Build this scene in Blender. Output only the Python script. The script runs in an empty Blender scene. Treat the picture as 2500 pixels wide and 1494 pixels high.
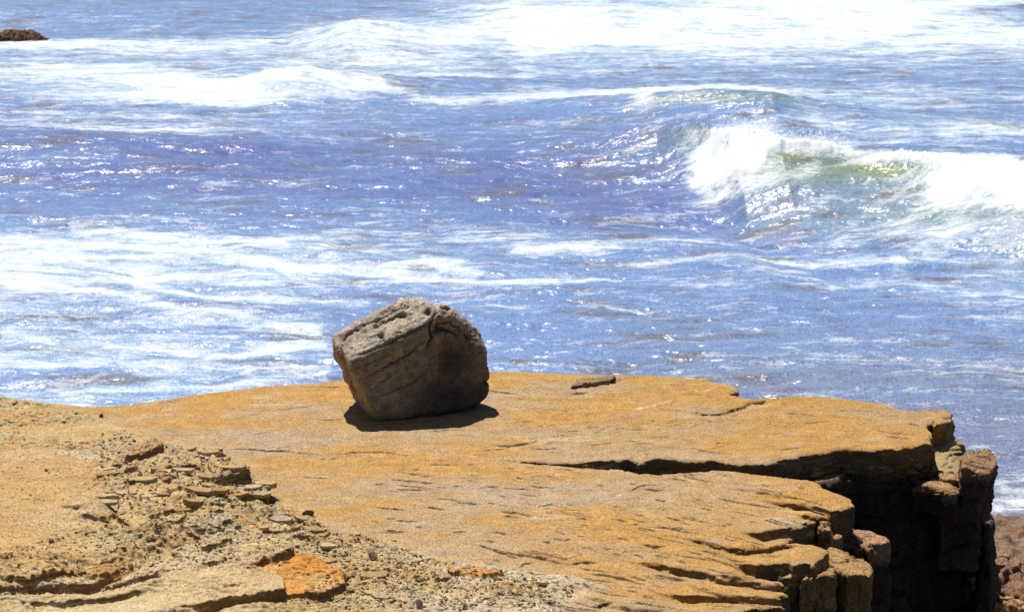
import bpy, bmesh, math, random
import numpy as np
from mathutils import Vector, Matrix
random.seed(7); RNG = np.random.default_rng(7)
S = bpy.context.scene; COL = S.collection

# ------------------------------------------------------------------ camera
CAM_H, PITCH, F = 5.2, math.radians(11.13), 5638.0
SEA_Z = -4.0
VOX = .0105
cd = bpy.data.cameras.new('camera'); cam = bpy.data.objects.new('camera', cd); COL.objects.link(cam)
cam.location = (0, 0, CAM_H); cam.rotation_euler = (math.pi/2 - PITCH, 0, 0)
cd.sensor_width = 36; cd.lens = F/2500*36; cd.clip_start = .1; cd.clip_end = 20000
cd.dof.use_dof = True; cd.dof.focus_distance = 20.5; cd.dof.aperture_fstop = 5.6
S.camera = cam
# ------------------------------------------------------------------ sky, sun, exposure
SUN_EL, SUN_AZ = math.radians(60.5), math.radians(-22)      # azimuth from +Y (out to sea), clockwise
w = bpy.data.worlds.new('World'); S.world = w; w.use_nodes = True
nt = w.node_tree; bg = nt.nodes['Background']; sk = nt.nodes.new('ShaderNodeTexSky')
sk.sky_type = 'NISHITA'; sk.sun_disc = False; sk.sun_elevation = SUN_EL; sk.sun_rotation = SUN_AZ
sk.air_density = 1.0; sk.dust_density = 0.6; sk.ozone_density = 2.0
nt.links.new(sk.outputs[0], bg.inputs[0]); bg.inputs[1].default_value = 0.042
sl = bpy.data.lights.new('sun', 'SUN'); so = bpy.data.objects.new('sun', sl); COL.objects.link(so)
sl.energy = 5.0; sl.angle = math.radians(.5); sl.color = (1, .95, .86)
sd = Vector((math.sin(SUN_AZ)*math.cos(SUN_EL), math.cos(SUN_AZ)*math.cos(SUN_EL), math.sin(SUN_EL)))
so.rotation_euler = sd.to_track_quat('Z', 'Y').to_euler(); so.location = (0, 0, 30)
S.view_settings.view_transform = 'Standard'; S.view_settings.look = 'None'
S.view_settings.exposure = 0.35; S.view_settings.gamma = 1
S.cycles.use_denoising = True
S.cycles.max_bounces = 5; S.cycles.diffuse_bounces = 2; S.cycles.glossy_bounces = 2

# ------------------------------------------------------------------ maths
cp, sp = math.cos(PITCH), math.sin(PITCH)
def ray(px, py):
    a = (px-1250)/F; b = -(py-747)/F
    return a, cp + b*sp, -sp + b*cp
def W(px, py, z=0.0):                    # survey point: where the sight line meets height z
    a, y, k = ray(px, py); t = (z-CAM_H)/k
    return (a*t, y*t, z)
def PD(px, py, d):                       # survey point at ground distance d
    a, y, k = ray(px, py); t = d/y
    return (a*t, d, CAM_H + k*t)
def pix(x, y, z):
    zz = z-CAM_H; fw = y*cp - zz*sp; up = y*sp + zz*cp
    return 1250 + F*x/fw, 747 - F*up/fw
_p = np.random.default_rng(11).permutation(512).astype(np.int32); _p = np.concatenate([_p, _p])
_ang = np.random.default_rng(5).random(1024)*2*np.pi; _gx = np.cos(_ang).astype(np.float32); _gy = np.sin(_ang).astype(np.float32)
def per2(x, y, seed=0):
    x = np.asarray(x, np.float32) + np.float32(seed*17.31); y = np.asarray(y, np.float32) + np.float32(seed*9.77)
    xi = np.floor(x); yi = np.floor(y); fx = x-xi; fy = y-yi
    xi = xi.astype(np.int32) & 511; yi = yi.astype(np.int32) & 511
    u = fx*fx*fx*(fx*(fx*6-15)+10); v = fy*fy*fy*(fy*(fy*6-15)+10)
    def g(ix, iy, dx, dy):
        h = _p[_p[ix & 511] + (iy & 511)]
        return _gx[h]*dx + _gy[h]*dy
    a = g(xi, yi, fx, fy); b = g(xi+1, yi, fx-1, fy); c = g(xi, yi+1, fx, fy-1); d = g(xi+1, yi+1, fx-1, fy-1)
    return (a+u*(b-a) + v*((c+u*(d-c))-(a+u*(b-a))))*1.4
def fbm(x, y, o=4, seed=0, g=.5):
    s = 0; a = 1; n = 0
    for i in range(o):
        s = s + a*per2(x*2**i, y*2**i, seed+i*3); n += a; a *= g
    return s/n
_g3 = np.random.default_rng(6).normal(size=(1024, 3)); _g3 /= np.linalg.norm(_g3, axis=1)[:, None]; _g3 = _g3.astype(np.float32)
def per3(p, seed=0):
    p = p + seed*13.37; i = np.floor(p); f = p-i; i = i.astype(np.int32) & 511
    u = f*f*f*(f*(f*6-15)+10); r = 0
    for cx in (0, 1):
        for cy in (0, 1):
            for cz in (0, 1):
                h = _p[(_p[(_p[(i[:, 0]+cx) & 511] + i[:, 1]+cy) & 511] + i[:, 2]+cz) & 511]
                g = _g3[h]; d = (g[:, 0]*(f[:, 0]-cx) + g[:, 1]*(f[:, 1]-cy) + g[:, 2]*(f[:, 2]-cz))
                wt = (u[:, 0] if cx else 1-u[:, 0])*(u[:, 1] if cy else 1-u[:, 1])*(u[:, 2] if cz else 1-u[:, 2])
                r = r + wt*d
    return r*1.5
def fbm3(p, o=4, seed=0, g=.5):
    s = 0; a = 1; n = 0
    for i in range(o):
        s = s + a*per3(p*2**i, seed+i*3); n += a; a *= g
    return s/n
_h = np.random.default_rng(8).random((1024, 4))
def cells(p, seed=0):
    """jointed-block noise: per-cell value and distance to the nearest joint"""
    p = p + seed*7.13; i0 = np.floor(p).astype(np.int32); f1 = np.full(len(p), 9.); f2 = f1.copy(); val = np.zeros(len(p))
    for dx in (-1, 0, 1):
        for dy in (-1, 0, 1):
            for dz in (-1, 0, 1):
                c = i0+np.array([dx, dy, dz]); h = _h[_p[(_p[(_p[c[:, 0] & 511]+c[:, 1]) & 511]+c[:, 2]) & 511]]
                d = np.abs(p-c-.5-(h[:, :3]-.5)*.8); d = np.maximum(np.maximum(d[:, 0], d[:, 1]), d[:, 2])
                n = d < f1; f2 = np.where(n, f1, np.minimum(f2, d)); val = np.where(n, h[:, 3], val); f1 = np.where(n, d, f1)
    return val, f2-f1
def ss(a, b, x):
    t = np.clip((x-a)/(b-a), 0, 1); return t*t*(3-2*t)
def lerp(a, b, t): return a + (b-a)*t
def pdist(X, Y, pts, closed=False):
    """distance to a polyline, and parameter 0..1 along it"""
    best = np.full(X.shape, 1e9, np.float32); par = np.zeros(X.shape, np.float32)
    n = len(pts); m = n if closed else n-1
    L = [math.dist(pts[i][:2], pts[(i+1) % n][:2]) for i in range(m)]; T = sum(L) or 1; acc = 0
    for i in range(m):
        ax, ay = pts[i][:2]; bx, by = pts[(i+1) % n][:2]; dx, dy = bx-ax, by-ay; q = dx*dx+dy*dy+1e-12
        t = np.clip(((X-ax)*dx+(Y-ay)*dy)/q, 0, 1); d = np.hypot(X-ax-t*dx, Y-ay-t*dy)
        k = d < best; best = np.where(k, d, best); par = np.where(k, (acc+t*L[i])/T, par); acc += L[i]
    return best, par
def inside(X, Y, pts):
    c = np.zeros(X.shape, bool); n = len(pts)
    for i in range(n):
        ax, ay = pts[i][:2]; bx, by = pts[i-1][:2]
        if ay == by: continue
        c ^= ((ay > Y) != (by > Y)) & (X < (bx-ax)*(Y-ay)/(by-ay)+ax)
    return c
def sdf(X, Y, pts, pad=.5):                # positive inside
    out = np.full(X.shape, -9., np.float32)
    xs = [p[0] for p in pts]; ys = [p[1] for p in pts]
    m = (X > min(xs)-pad) & (X < max(xs)+pad) & (Y > min(ys)-pad) & (Y < max(ys)+pad)
    x, y = X[m], Y[m]; d, _ = pdist(x, y, pts, True); out[m] = np.where(inside(x, y, pts), d, -d)
    return out

# ------------------------------------------------------------------ object helpers
def tag(o, label=None, cat=None, group=None, kind=None):
    for k, v in (('label', label), ('category', cat), ('group', group), ('kind', kind)):
        if v: o[k] = v
    return o
def mesh_np(name, V, faces, mat, col=None, attrs=None, smooth=True, parent=None):
    """faces: int array n x 3 or n x 4 (or list of such arrays)"""
    me = bpy.data.meshes.new(name); fl = faces if isinstance(faces, list) else [faces]
    nf = sum(len(f) for f in fl); nl = sum(f.size for f in fl)
    me.vertices.add(len(V)); me.vertices.foreach_set('co', np.ascontiguousarray(V, np.float32).ravel())
    me.loops.add(nl); me.loops.foreach_set('vertex_index', np.concatenate([f.ravel() for f in fl]).astype(np.int32))
    me.polygons.add(nf); st = []; k = 0
    for f in fl: st.append(k + np.arange(len(f))*f.shape[1]); k += f.size
    me.polygons.foreach_set('loop_start', np.concatenate(st).astype(np.int32))
    me.update(calc_edges=True); me.validate()
    me.polygons.foreach_set('use_smooth', np.full(len(me.polygons), smooth))
    if col is not None:
        a = me.color_attributes.new('Col', 'FLOAT_COLOR', 'POINT')
        a.data.foreach_set('color', np.concatenate([col, np.ones((len(col), 1))], 1).astype(np.float32).ravel())
    for n, v in (attrs or {}).items():
        a = me.attributes.new(n, 'FLOAT', 'POINT'); a.data.foreach_set('value', v.astype(np.float32))
    me.materials.append(mat); o = bpy.data.objects.new(name, me); COL.objects.link(o)
    if parent: o.parent = parent
    return o

# ------------------------------------------------------------------ materials
class NT:
    def __init__(s, name):
        s.m = bpy.data.materials.new(name); s.m.use_nodes = True; s.t = s.m.node_tree; s.b = s.t.nodes['Principled BSDF']
    def n(s, ty, **kw):
        q = s.t.nodes.new('ShaderNode'+ty)
        for k, v in kw.items():
            if k in q.inputs: q.inputs[k].default_value = v
            else: setattr(q, k, v)
        return q
    def l(s, a, b): s.t.links.new(a, b)
    def noise(s, vec, scale, detail=3, rough=.55):
        q = s.n('TexNoise', Scale=scale, Detail=detail, Roughness=rough); s.l(vec, q.inputs['Vector']); return q.outputs['Fac']
    def ramp(s, f, a, b, lo=0., hi=1.):
        q = s.n('MapRange'); q.inputs[1].default_value = a; q.inputs[2].default_value = b; q.inputs[3].default_value = lo; q.inputs[4].default_value = hi
        s.l(f, q.inputs[0]); return q.outputs[0]
    def mul(s, a, b, op='MULTIPLY'):
        q = s.n('Math', operation=op)
        for i, v in enumerate((a, b)):
            if isinstance(v, (int, float)): q.inputs[i].default_value = v
            else: s.l(v, q.inputs[i])
        return q.outputs[0]
def scale_col(k, c, f):
    q = k.n('VectorMath', operation='SCALE'); k.l(c, q.inputs[0]); k.l(f, q.inputs['Scale']); return q.outputs[0]
def rock_mat(name, grain=(70, .22), coarse=(9, .18), bump=.5, bscale=45, flat=None, rough=.9):
    k = NT(name); geo = k.n('NewGeometry').outputs['Position']
    if flat is None: c = k.n('Attribute', attribute_name='Col').outputs['Color']
    else:
        q = k.n('RGB'); q.outputs[0].default_value = (*flat, 1); c = q.outputs[0]
    mp = k.n('Mapping'); mp.inputs['Scale'].default_value = (1, .35, 1); k.l(geo, mp.inputs['Vector'])
    g1 = k.ramp(k.noise(mp.outputs[0], grain[0], 2, .8), .36, .64, 1-grain[1], 1+grain[1])
    g2 = k.ramp(k.noise(geo, coarse[0], 4, .6), .3, .7, 1-coarse[1], 1+coarse[1])
    k.l(scale_col(k, c, k.mul(g1, g2)), k.b.inputs['Base Color'])
    k.b.inputs['Roughness'].default_value = rough; k.b.inputs['Specular IOR Level'].default_value = .2
    bm = k.n('Bump', Strength=bump, Distance=.02); k.l(k.noise(geo, bscale, 5, .7), bm.inputs['Height']); k.l(bm.outputs[0], k.b.inputs['Normal'])
    return k.m
M_ledge = rock_mat('ledge_sandstone', grain=(78, .34), coarse=(5, .16), bump=.35, bscale=40)
M_boulder = rock_mat('boulder_stone', grain=(80, .4), coarse=(12, .3), bump=.55, bscale=50)
M_block = rock_mat('cliff_block_stone', grain=(60, .45), coarse=(6, .22), bump=.6, bscale=24)
M_stone = rock_mat('loose_stone', grain=(80, .25), coarse=(12, .2), bump=.4, bscale=60)

# ------------------------------------------------------------------ rock ledge (terrain)
print('ledge')
um = .262
u = np.concatenate([np.linspace(-.62, -um-.004, 90), np.linspace(-um, um, 1320), np.linspace(um+.004, .62, 90)])
inv = np.linspace(1/12.9, 1/24.6, 800); y_in = 1/inv
yv = np.concatenate([np.linspace(3.0, 12.8, 60), y_in, np.linspace(24.8, 27.5, 24)])
Yg, Ug = np.meshgrid(yv, u, indexing='ij'); Xg = Ug*Yg
nr, nc = Yg.shape
def warp(amp, sc, seed):
    return amp*fbm(Xg*sc, Yg*sc, 4, seed, .6), amp*fbm(Xg*sc, Yg*sc, 4, seed+40, .6)
wx1, wy1 = warp(.10, 2.4, 1); wx2, wy2 = warp(.045, 5, 2)
WX = Xg+wx1*.5+wx2; WY = Yg+wy1*.6+wy2
WXs = Xg+wx2*.8+wx1*.2; WYs = Yg+wy2*.8+wy1*.2
PXg, PYg = pix(Xg, Yg, 0*Xg)

def poly(pts, z): return [W(a, b, z)[:2] for a, b in pts]
# outline of the upper (back) slab
back = [(-900, 960), (-200, 975), (0, 984), (60, 990), (150, 998), (230, 1003), (300, 999), (420, 984), (520, 966), (640, 953), (760, 945), (850, 938), (1000, 922), (1200, 909), (1290, 906),
        (1390, 910), (1500, 917), (1600, 914), (1700, 921), (1760, 933), (1795, 944), (1802, 953), (1780, 962), (1826, 974)]
upper = back + [(1840, 974), (1960, 964), (2100, 976), (2160, 984), (2215, 1000), (2290, 1002), (2316, 1006), (2322, 1014), (2275, 1025), (2262, 1034), (2278, 1060), (2272, 1078), (2241, 1087), (2183, 1096),
        (2145, 1099), (2087, 1094), (2048, 1095), (1971, 1110), (1917, 1119), (1855, 1132), (1793, 1133), (1746, 1122), (1689, 1127), (1640, 1124), (1598, 1122), (1564, 1130), (1541, 1121), (1513, 1127),
        (1476, 1123), (1434, 1127), (1400, 1131), (1326, 1127), (1233, 1120), (1100, 1118), (900, 1105), (700, 1100), (300, 1098), (-900, 1098)]
lower = [(-900, 1085), (300, 1090), (700, 1096), (900, 1100), (1100, 1112), (1240, 1122), (1326, 1130), (1411, 1137), (1448, 1141), (1510, 1144), (1553, 1153), (1595, 1157), (1666, 1155), (1737, 1147), (1777, 1146),
        (1855, 1156), (1940, 1167), (1978, 1170), (2002, 1179), (2012, 1192), (2045, 1204), (2079, 1222), (2088, 1236), (2025, 1252), (2000, 1254), (1996, 1266), (1990, 1272), (1962, 1285), (1925, 1297), (1918, 1312), (1960, 1322), (2000, 1332), (2030, 1342), (2012, 1360), (1986, 1376),
        (1955, 1370), (1924, 1379), (1900, 1370), (1850, 1372), (1838, 1390), (1870, 1404), (1912, 1416), (1932, 1430), (1928, 1442), (1905, 1450), (1915, 1462), (1870, 1470), (1835, 1482), (1800, 1500), (1760, 1560), (1700, 1700), (1500, 2600), (-900, 2600)]
def terr_(n, k):
    t = n*k; f = np.floor(t); return (f + ss(0, .1, t-f))/k
# slab tops: gentle undulation, back edge rolls down
M0 = .035*fbm(Xg*.35, Yg*.35, 3, 9) + .010*fbm(Xg*1.6, Yg*3.2, 4, 12) + .004*fbm(Xg*5, Yg*12, 3, 14)
vv_ = Yg + .12*np.maximum(Xg+2, 0)**2*(1-ss(18.6, 20, Yg))
nb_ = fbm(Xg*.45+vv_*.1, vv_*1.3, 5, 16, .62)*.11 + .045*vv_
bed = terr_(nb_, 85) - nb_; nb2_ = fbm(Xg*1.3+5, vv_*3.1, 4, 19, .6)*.05 + .03*vv_; bed2 = terr_(nb2_, 170) - nb2_
bmask = ss(-.15, .3, fbm(Xg*.5, Yg*.9, 3, 23)+.1)*ss(1000, 1400, pix(Xg, Yg, 0*Xg)[0])*.8+.2
M0 = M0 + bed*1.0*bmask + bed2*.9
pu = poly(upper, 0); sU = sdf(WXs, WYs, pu, 2.5); sUr = sdf(Xg, Yg, pu, 2.5)
pl = poly(lower, 0); sL = sdf(WXs, WYs, pl, 1.0); sLr = sdf(Xg, Yg, pl, 1.0)
pb = [W(a, b, 0)[:2] for a, b in back[3:]]
dB, _ = pdist(Xg, Yg, pb)
def rounded(s, r, depth):                       # 0 inside, falls away outside; rounded lip of radius r
    t = np.clip(1-s/r, 0, 1)
    return -(r*.45)*(t**2)*(s > 0) - np.where(s <= 0, r*.45 + np.minimum(-s*40, depth), 0)
low = -2.6 + .5*fbm(Xg*.8, Yg*.8, 4, 20)       # broken ground in the cleft
low = np.where(Yg > 20.6, low-.9*ss(20.6, 22.5, Yg), low)
gx = pix(Xg, Yg, 0*Xg)[0]
cleft = lerp(-.06, -.32, ss(1380, 1560, gx)); cleft = lerp(cleft, -.75, ss(1850, 1950, gx)); cleft = lerp(cleft, low, ss(1955, 2075, gx)) + .02*fbm(Xg*4, Yg*6, 3, 22)
hU = M0 + rounded(sU, .045, 9); hL = M0 - .01 + rounded(sL, .035, 9)
H = np.maximum(np.where(gx > 1220, np.maximum(hU, hL), np.maximum(hU, hL)), np.where(sUr > -1.3, cleft, low))
H = np.where((Yg > 21) & (sUr < 0), np.maximum(hU, low), H)
# the crack closes toward the left
closeL = 1-ss(1190, 1300, gx)
H = lerp(H, np.where(np.maximum(sU, sL) > -.12, M0, H), closeL)
# small ledge inside the cleft
lsh = poly([(1976, 1172), (2000, 1163), (2050, 1156), (2072, 1147), (2082, 1152), (2045, 1164), (2000, 1174)], -.22)
H = np.where(sdf(WXs, WYs, lsh) > 0, np.maximum(H, -.22 + M0), H)

# --- stepped fingers at the right-hand end of the front slab: each lower than the last
def terr_l(n): t = n*28; f = np.floor(t); return (f+ss(0, .25, t-f))/28
def terr0(n, k):
    t = n*k; f = np.floor(t); return (f+ss(0, .3, t-f))/k*6
CK = np.zeros_like(H)
def line_step(pts, h, reach, taper=.25, ridge=0.0, z0=0.0):
    h = h*.62; reach = reach*.6
    """surface in front of the line (towards the viewer) drops by h, recovering over reach metres"""
    global H
    wp = [W(a, b, z0)[:2] for a, b in pts]
    xs = np.array([p[0] for p in wp]); ys = np.array([p[1] for p in wp]); o = np.argsort(xs); xs, ys = xs[o], ys[o]
    m = (Xg > xs[0]) & (Xg < xs[-1]) & (Yg < ys.max()+.4) & (Yg > ys.min()-reach-.4)
    x = Xg[m]; yl = np.interp(x+wx2[m]*.6, xs, ys) + wy2[m]*.7; s = yl-Yg[m]+.05*fbm(x*4.5, Yg[m]*2, 3, 77, .7)
    CK[m] = np.maximum(CK[m], .8*(np.abs(s-.006) < .016)*(e0(x, xs)>.03)) if False else CK[m]
    t = (x-xs[0])/(xs[-1]-xs[0]); e = np.clip(np.minimum(t, 1-t)/taper, 0, 1)**.7
    if ridge: e = np.clip(t/taper, 0, 1)**1.3
    d = np.where(s > 0, np.clip(1-s/(reach*1.5), 0, 1)**1.2, 0)
    H[m] -= h*e*d
    H[m] -= h*.22*e*np.where(s <= 0, np.clip(1+s/.03, 0, 1)**2, 0)       # worn lip
R_ = dict(taper=.5, ridge=1)
line_step([(1815, 1215), (1870, 1222), (1935, 1228), (1967, 1227), (2000, 1240), (2040, 1256)], .10, .35, .6, 1)
line_step([(1700, 1180), (1790, 1192), (1880, 1204), (1960, 1216), (2010, 1232)], .05, .12, .5, 1)
line_step([(1940, 1256), (1965, 1258), (1995, 1262)], .08, .2, .4, 1)
line_step([(1800, 1300), (1855, 1299), (1901, 1291), (1945, 1290), (1975, 1275), (2000, 1262)], .13, .5, .3, 1)
line_step([(1570, 1305), (1650, 1308), (1740, 1325), (1797, 1337), (1886, 1330), (1914, 1316), (1930, 1316)], .085, .45, .6, 1)
line_step([(1780, 1362), (1835, 1372), (1870, 1376), (1920, 1370), (1940, 1380)], .16, .5, .25, 1)
line_step([(1800, 1330), (1870, 1345), (1930, 1345)], .03, .1)
line_step([(1510, 1362), (1620, 1374), (1700, 1390), (1760, 1404), (1830, 1412), (1890, 1422), (1935, 1428)], .10, .3, .25, 1)
line_step([(1570, 1440), (1680, 1452), (1760, 1448), (1850, 1452), (1925, 1462)], .10, .4, .3, 1)
line_step([(1430, 1472), (1520, 1480), (1600, 1488), (1650, 1484)], .05, .15)
# back: joint between the far slab and the near one
line_step([(1640, 1003), (1700, 1008), (1740, 1011), (1790, 1002), (1830, 985), (1870, 980)], .05, .35, .3, 1)
line_step([(1420, 935), (1460, 936), (1500, 932), (1545, 921)], .03, .2)
# assorted cracks on the slabs: lens-shaped slits with a raised far lip
def crack(pts, wd, dp, lip=.0):
    global H
    dp = dp*.42; wd = wd*.8
    wp = [W(a, b, 0)[:2] for a, b in pts]; xs = [p[0] for p in wp]; ys = [p[1] for p in wp]
    m = (Xg > min(xs)-.1) & (Xg < max(xs)+.1) & (Yg > min(ys)-.2) & (Yg < max(ys)+.2)
    x, y = Xg[m]+wx2[m]*.35, Yg[m]+wy2[m]*.5
    d, t = pdist(x, y, wp); k = np.sqrt(np.clip(t*(1-t)*4, 0, 1)); k = k*(.85+.15*np.sin(t*17+len(pts)))
    CK[m] = np.maximum(CK[m], np.clip(1.35-(d/(np.maximum(wd*.5, .011)*np.clip(k, .15, 1))), 0, 1)*np.clip(k*1.3, 0, 1)*(.55+.35*(dp > .010)))
    o = np.argsort(xs); s = np.interp(x, np.array(xs)[o], np.array(ys)[o]) - y; tx = np.clip((x-min(xs))/(max(xs)-min(xs)), 0, 1); e = np.sqrt(np.clip(tx*(1-tx)*4, 0, 1))*k.clip(.2, 1)
    H[m] += e*dp*.3*np.where(s <= 0, np.clip(1+s/.12, 0, 1)**1.5, 0) - e*dp*.8*np.where(s > 0, np.clip(1-s/(wd*2.2), 0, 1), 0)
for pts, wd, dp in [
    ([(540, 1096), (600, 1096), (690, 1099), (735, 1103), (780, 1106)], .035, .05), ([(810, 1106), (880, 1101), (940, 1102), (1010, 1110)], .03, .04),
    ([(720, 1161), (760, 1165), (815, 1169)], .02, .03), ([(1020, 1239), (1060, 1241), (1103, 1249)], .03, .05), ([(1104, 1227), (1140, 1231), (1183, 1235)], .025, .04),
    ([(770, 1116), (800, 1118), (830, 1114)], .02, .03), ([(1190, 1085), (1240, 1089), (1300, 1081), (1314, 1075)], .045, .06), ([(1165, 1099), (1210, 1096), (1250, 1092)], .025, .03),
    ([(1532, 1201), (1560, 1187), (1590, 1183), (1625, 1186)], .035, .04), ([(1565, 1192), (1600, 1197), (1628, 1197)], .028, .04), ([(1390, 965), (1415, 963), (1440, 961)], .05, .05),
    ([(1310, 1238), (1345, 1231), (1365, 1233)], .02, .04), ([(1600, 1240), (1620, 1244), (1635, 1246)], .02, .04), ([(1400, 1265), (1435, 1268)], .02, .04), ([(1410, 1282), (1440, 1284)], .018, .04),
    ([(1340, 1243), (1400, 1258), (1450, 1264)], .015, .02), ([(1655, 1263), (1690, 1266), (1712, 1271)], .022, .05), ([(1770, 1278), (1790, 1282)], .02, .04),
    ([(1730, 1212), (1800, 1228), (1880, 1236), (1940, 1240)], .03, .05), ([(1675, 1090), (1730, 1103), (1800, 1108)], .02, .03), ([(1680, 1108), (1720, 1099), (1785, 1083)], .015, .02),
    ([(1560, 1324), (1600, 1333), (1630, 1331)], .035, .08), ([(1340, 1312), (1380, 1317), (1400, 1313)], .022, .05), ([(1160, 1330), (1185, 1335), (1215, 1346), (1260, 1352)], .03, .06),
    ([(1245, 1350), (1300, 1354), (1340, 1362)], .03, .06), ([(1385, 1372), (1420, 1367), (1460, 1368)], .035, .07), ([(1430, 1396), (1470, 1400), (1500, 1404), (1540, 1414), (1580, 1427)], .035, .07),
    ([(1395, 1340), (1420, 1352), (1350, 1366)], .02, .03), ([(1700, 1337), (1770, 1345)], .018, .03), ([(1440, 1482), (1465, 1474), (1500, 1467)], .035, .08), ([(1540, 1466), (1575, 1470), (1610, 1478)], .025, .05),
    ([(1730, 1470), (1760, 1472), (1800, 1474)], .02, .05), ([(1715, 1340), (1780, 1360), (1850, 1366)], .02, .04), ([(1745, 1396), (1790, 1405), (1830, 1410)], .045, .09), ([(1610, 1376), (1660, 1384), (1700, 1388)], .04, .08),
    ([(1265, 1384), (1280, 1372), (1310, 1368)], .03, .05), ([(780, 948), (810, 951), (850, 950)], .03, .03), ([(1185, 955), (1215, 962), (1270, 968)], .06, .03), ([(660, 1003), (700, 1002), (780, 992)], .05, .012),
    ([(2210, 1030), (2250, 1038)], .04, .05), ([(2160, 1064), (2200, 1068), (2230, 1075)], .03, .04), ([(2120, 1042), (2180, 1058), (2240, 1062)], .02, .03), ([(1885, 975), (1980, 972)], .02, .02),
    ([(1900, 1006), (1960, 1010), (2000, 1018)], .03, .03), ([(1700, 1020), (1730, 1030), (1790, 1012)], .02, .02)]:
    crack(pts, wd, dp)
rr = random.Random(5)
for _ in range(250):                                     # short hairline slits following the grain of the slab
    a = rr.uniform(900, 1950); b = rr.uniform(1130, 1490)
    if a < 1150 and b > 1300: continue
    ln = (18+95*rr.random()**2)*(1 if b < 1300 else 1.4); sl_ = .04+.22*(a-900)/1000 + rr.uniform(-.08, .08)
    crack([(a, b), (a+ln*.5, b+ln*.5*sl_+rr.uniform(-2, 2)), (a+ln, b+ln*sl_)], rr.uniform(.015, .026), rr.uniform(.015, .06))
for _ in range(60):
    a = rr.uniform(600, 2150); b = rr.uniform(960, 1110); ln = rr.uniform(20, 90); sl_ = rr.uniform(-.15, .1)
    crack([(a, b), (a+ln*.5, b+ln*.5*sl_+rr.uniform(-2, 2)), (a+ln, b+ln*sl_)], rr.uniform(.015, .03), rr.uniform(.008, .03))

rb_ = 2330 + 30*(21.15-Yg) + 14*fbm(Xg*6, Yg*6, 3, 24)
shz = -.14-.30*(21.15-Yg) + .5*terr_l(fbm(Xg*4, Yg*3.5, 3, 26)*.14)
H = np.where((gx > 2255) & (gx < rb_) & (Yg > 20.36+.08*fbm(Xg*7, Yg*0+3, 2, 27)) & (Yg < 21.5), np.maximum(H, shz), H)
shelf_m = (gx > 2255) & (gx < rb_+8) & (Yg > 20.3) & (Yg < 21.3) & (H < -.08)
# --- shale on the left: thin plates broken back in steps
shale = [(-900, 930), (0, 960), (150, 990), (225, 1000), (290, 1035), (380, 1070), (450, 1085), (515, 1085), (560, 1110), (620, 1140), (668, 1180), (690, 1235), (745, 1240), (800, 1262), (850, 1300), (960, 1315), (1040, 1350), (1180, 1372),
         (1330, 1390), (1480, 1410), (1500, 1440), (1420, 1470), (1400, 1500), (1350, 1700), (900, 2600), (-900, 2600)]
psh = poly(shale, 0); sS = sdf(WX, WY, psh, 1.0); mS = ss(-.02, .25, sS)
def terr(n, k, sharp=.16):
    t = n*k; f = np.floor(t); r = t-f
    return (f + ss(0, sharp, r))/k
tl = (gx < 1100)
n1 = fbm(Xg*.9+Yg*.25, Yg*.9-.1*Xg, 5, 31, .55)*.34 + .12*(Yg-18)
n2 = fbm(Xg*2.2+Yg*.5, Yg*2.0, 5, 35, .6)*.16 + .05*(Yg-18)
T1 = terr(n1, 16) - .12*(Yg-18); T2 = terr(n2, 34, .2) - .05*(Yg-18)
rough = ss(-.35, .35, fbm(Xg*.8, Yg*1.1, 3, 44) + .25)
pile = 1-ss(500, 1150, gx)
add = (T1*.55*(.3+.7*rough) + T2*.75*(.4+.6*rough))*lerp(.6, 1, pile) + .012*np.abs(fbm(Xg*14, Yg*18, 3, 50)) + .05*pile*(1-ss(18, 20.5, Yg))
bS = .19*(1-ss(430, 820, gx))*(1-ss(16.8, 20.2, Yg))
n5 = fbm(Xg*1.6+Yg*.3, Yg*2.6, 5, 37, .6)*.16 + .07*Yg; b5 = terr(n5, 36, .1)-n5; n6 = fbm(Xg*5+Yg, Yg*7, 4, 39, .6)*.05+.05*Yg; b6 = terr(n6, 90, .12)-n6
add = add*.8*(1-.85*ss(18.6, 20.2, Yg))
soil = ss(.0, .3, sdf(WX, WY, poly([(-900, 1000), (120, 1030), (260, 1090), (290, 1200), (230, 1300), (120, 1370), (-900, 1400)], .2), 1.5))
add = lerp(add, .02 + .03*fbm(Xg*1.5, Yg*2, 3, 52) + .012*terr(fbm(Xg*7, Yg*9, 4, 53), 4, .3) + .006*fbm(Xg*25, Yg*30, 2, 54), soil*.75)
H = H + mS*(bS + np.maximum(add, -.03))*np.where(gx < 1600, 1, 0)
tone = np.zeros_like(H)            # which plate, for colour
def plate(pts, z, tid, th=1.0, tilt=0.0):
    global H
    s = sdf(WX, WY, poly(pts, z), .3)
    top = z + .006*fbm(Xg*3, Yg*4, 4, 60+tid) + tilt*(Yg-18) + .01*terr(fbm(Xg*1.2, Yg*2.2, 3, 70+tid), 4, .15)
    m = (s > 0) & (top > H-th); frl = (s <= 0) & (s > -.25); H = np.where(frl & (H > top-.035), lerp(H, top-.035, ss(-.25, 0, s)), H)
    H = np.where(m, np.where(top > H, top, lerp(H, top, .8)), H); tone[:] = np.where(m, tid, tone)
plate([(-60, 1560), (300, 1520), (480, 1500), (640, 1462), (780, 1448), (838, 1428), (850, 1402), (800, 1382), (750, 1362), (712, 1342), (650, 1362), (500, 1400), (-60, 1450)], .12, 1)
plate([(-60, 1525), (340, 1499), (500, 1470), (620, 1452), (695, 1437), (702, 1412), (660, 1396), (600, 1385), (640, 1370), (700, 1352), (714, 1326), (670, 1314), (600, 1300), (480, 1330), (300, 1400), (-60, 1440)], .185, 2)
plate([(-60, 1300), (200, 1310), (330, 1330), (322, 1362), (200, 1381), (125, 1397), (0, 1428), (-60, 1440)], .25, 3)
plate([(200, 1395), (330, 1372), (322, 1392), (300, 1408), (210, 1412)], .20, 5)
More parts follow.
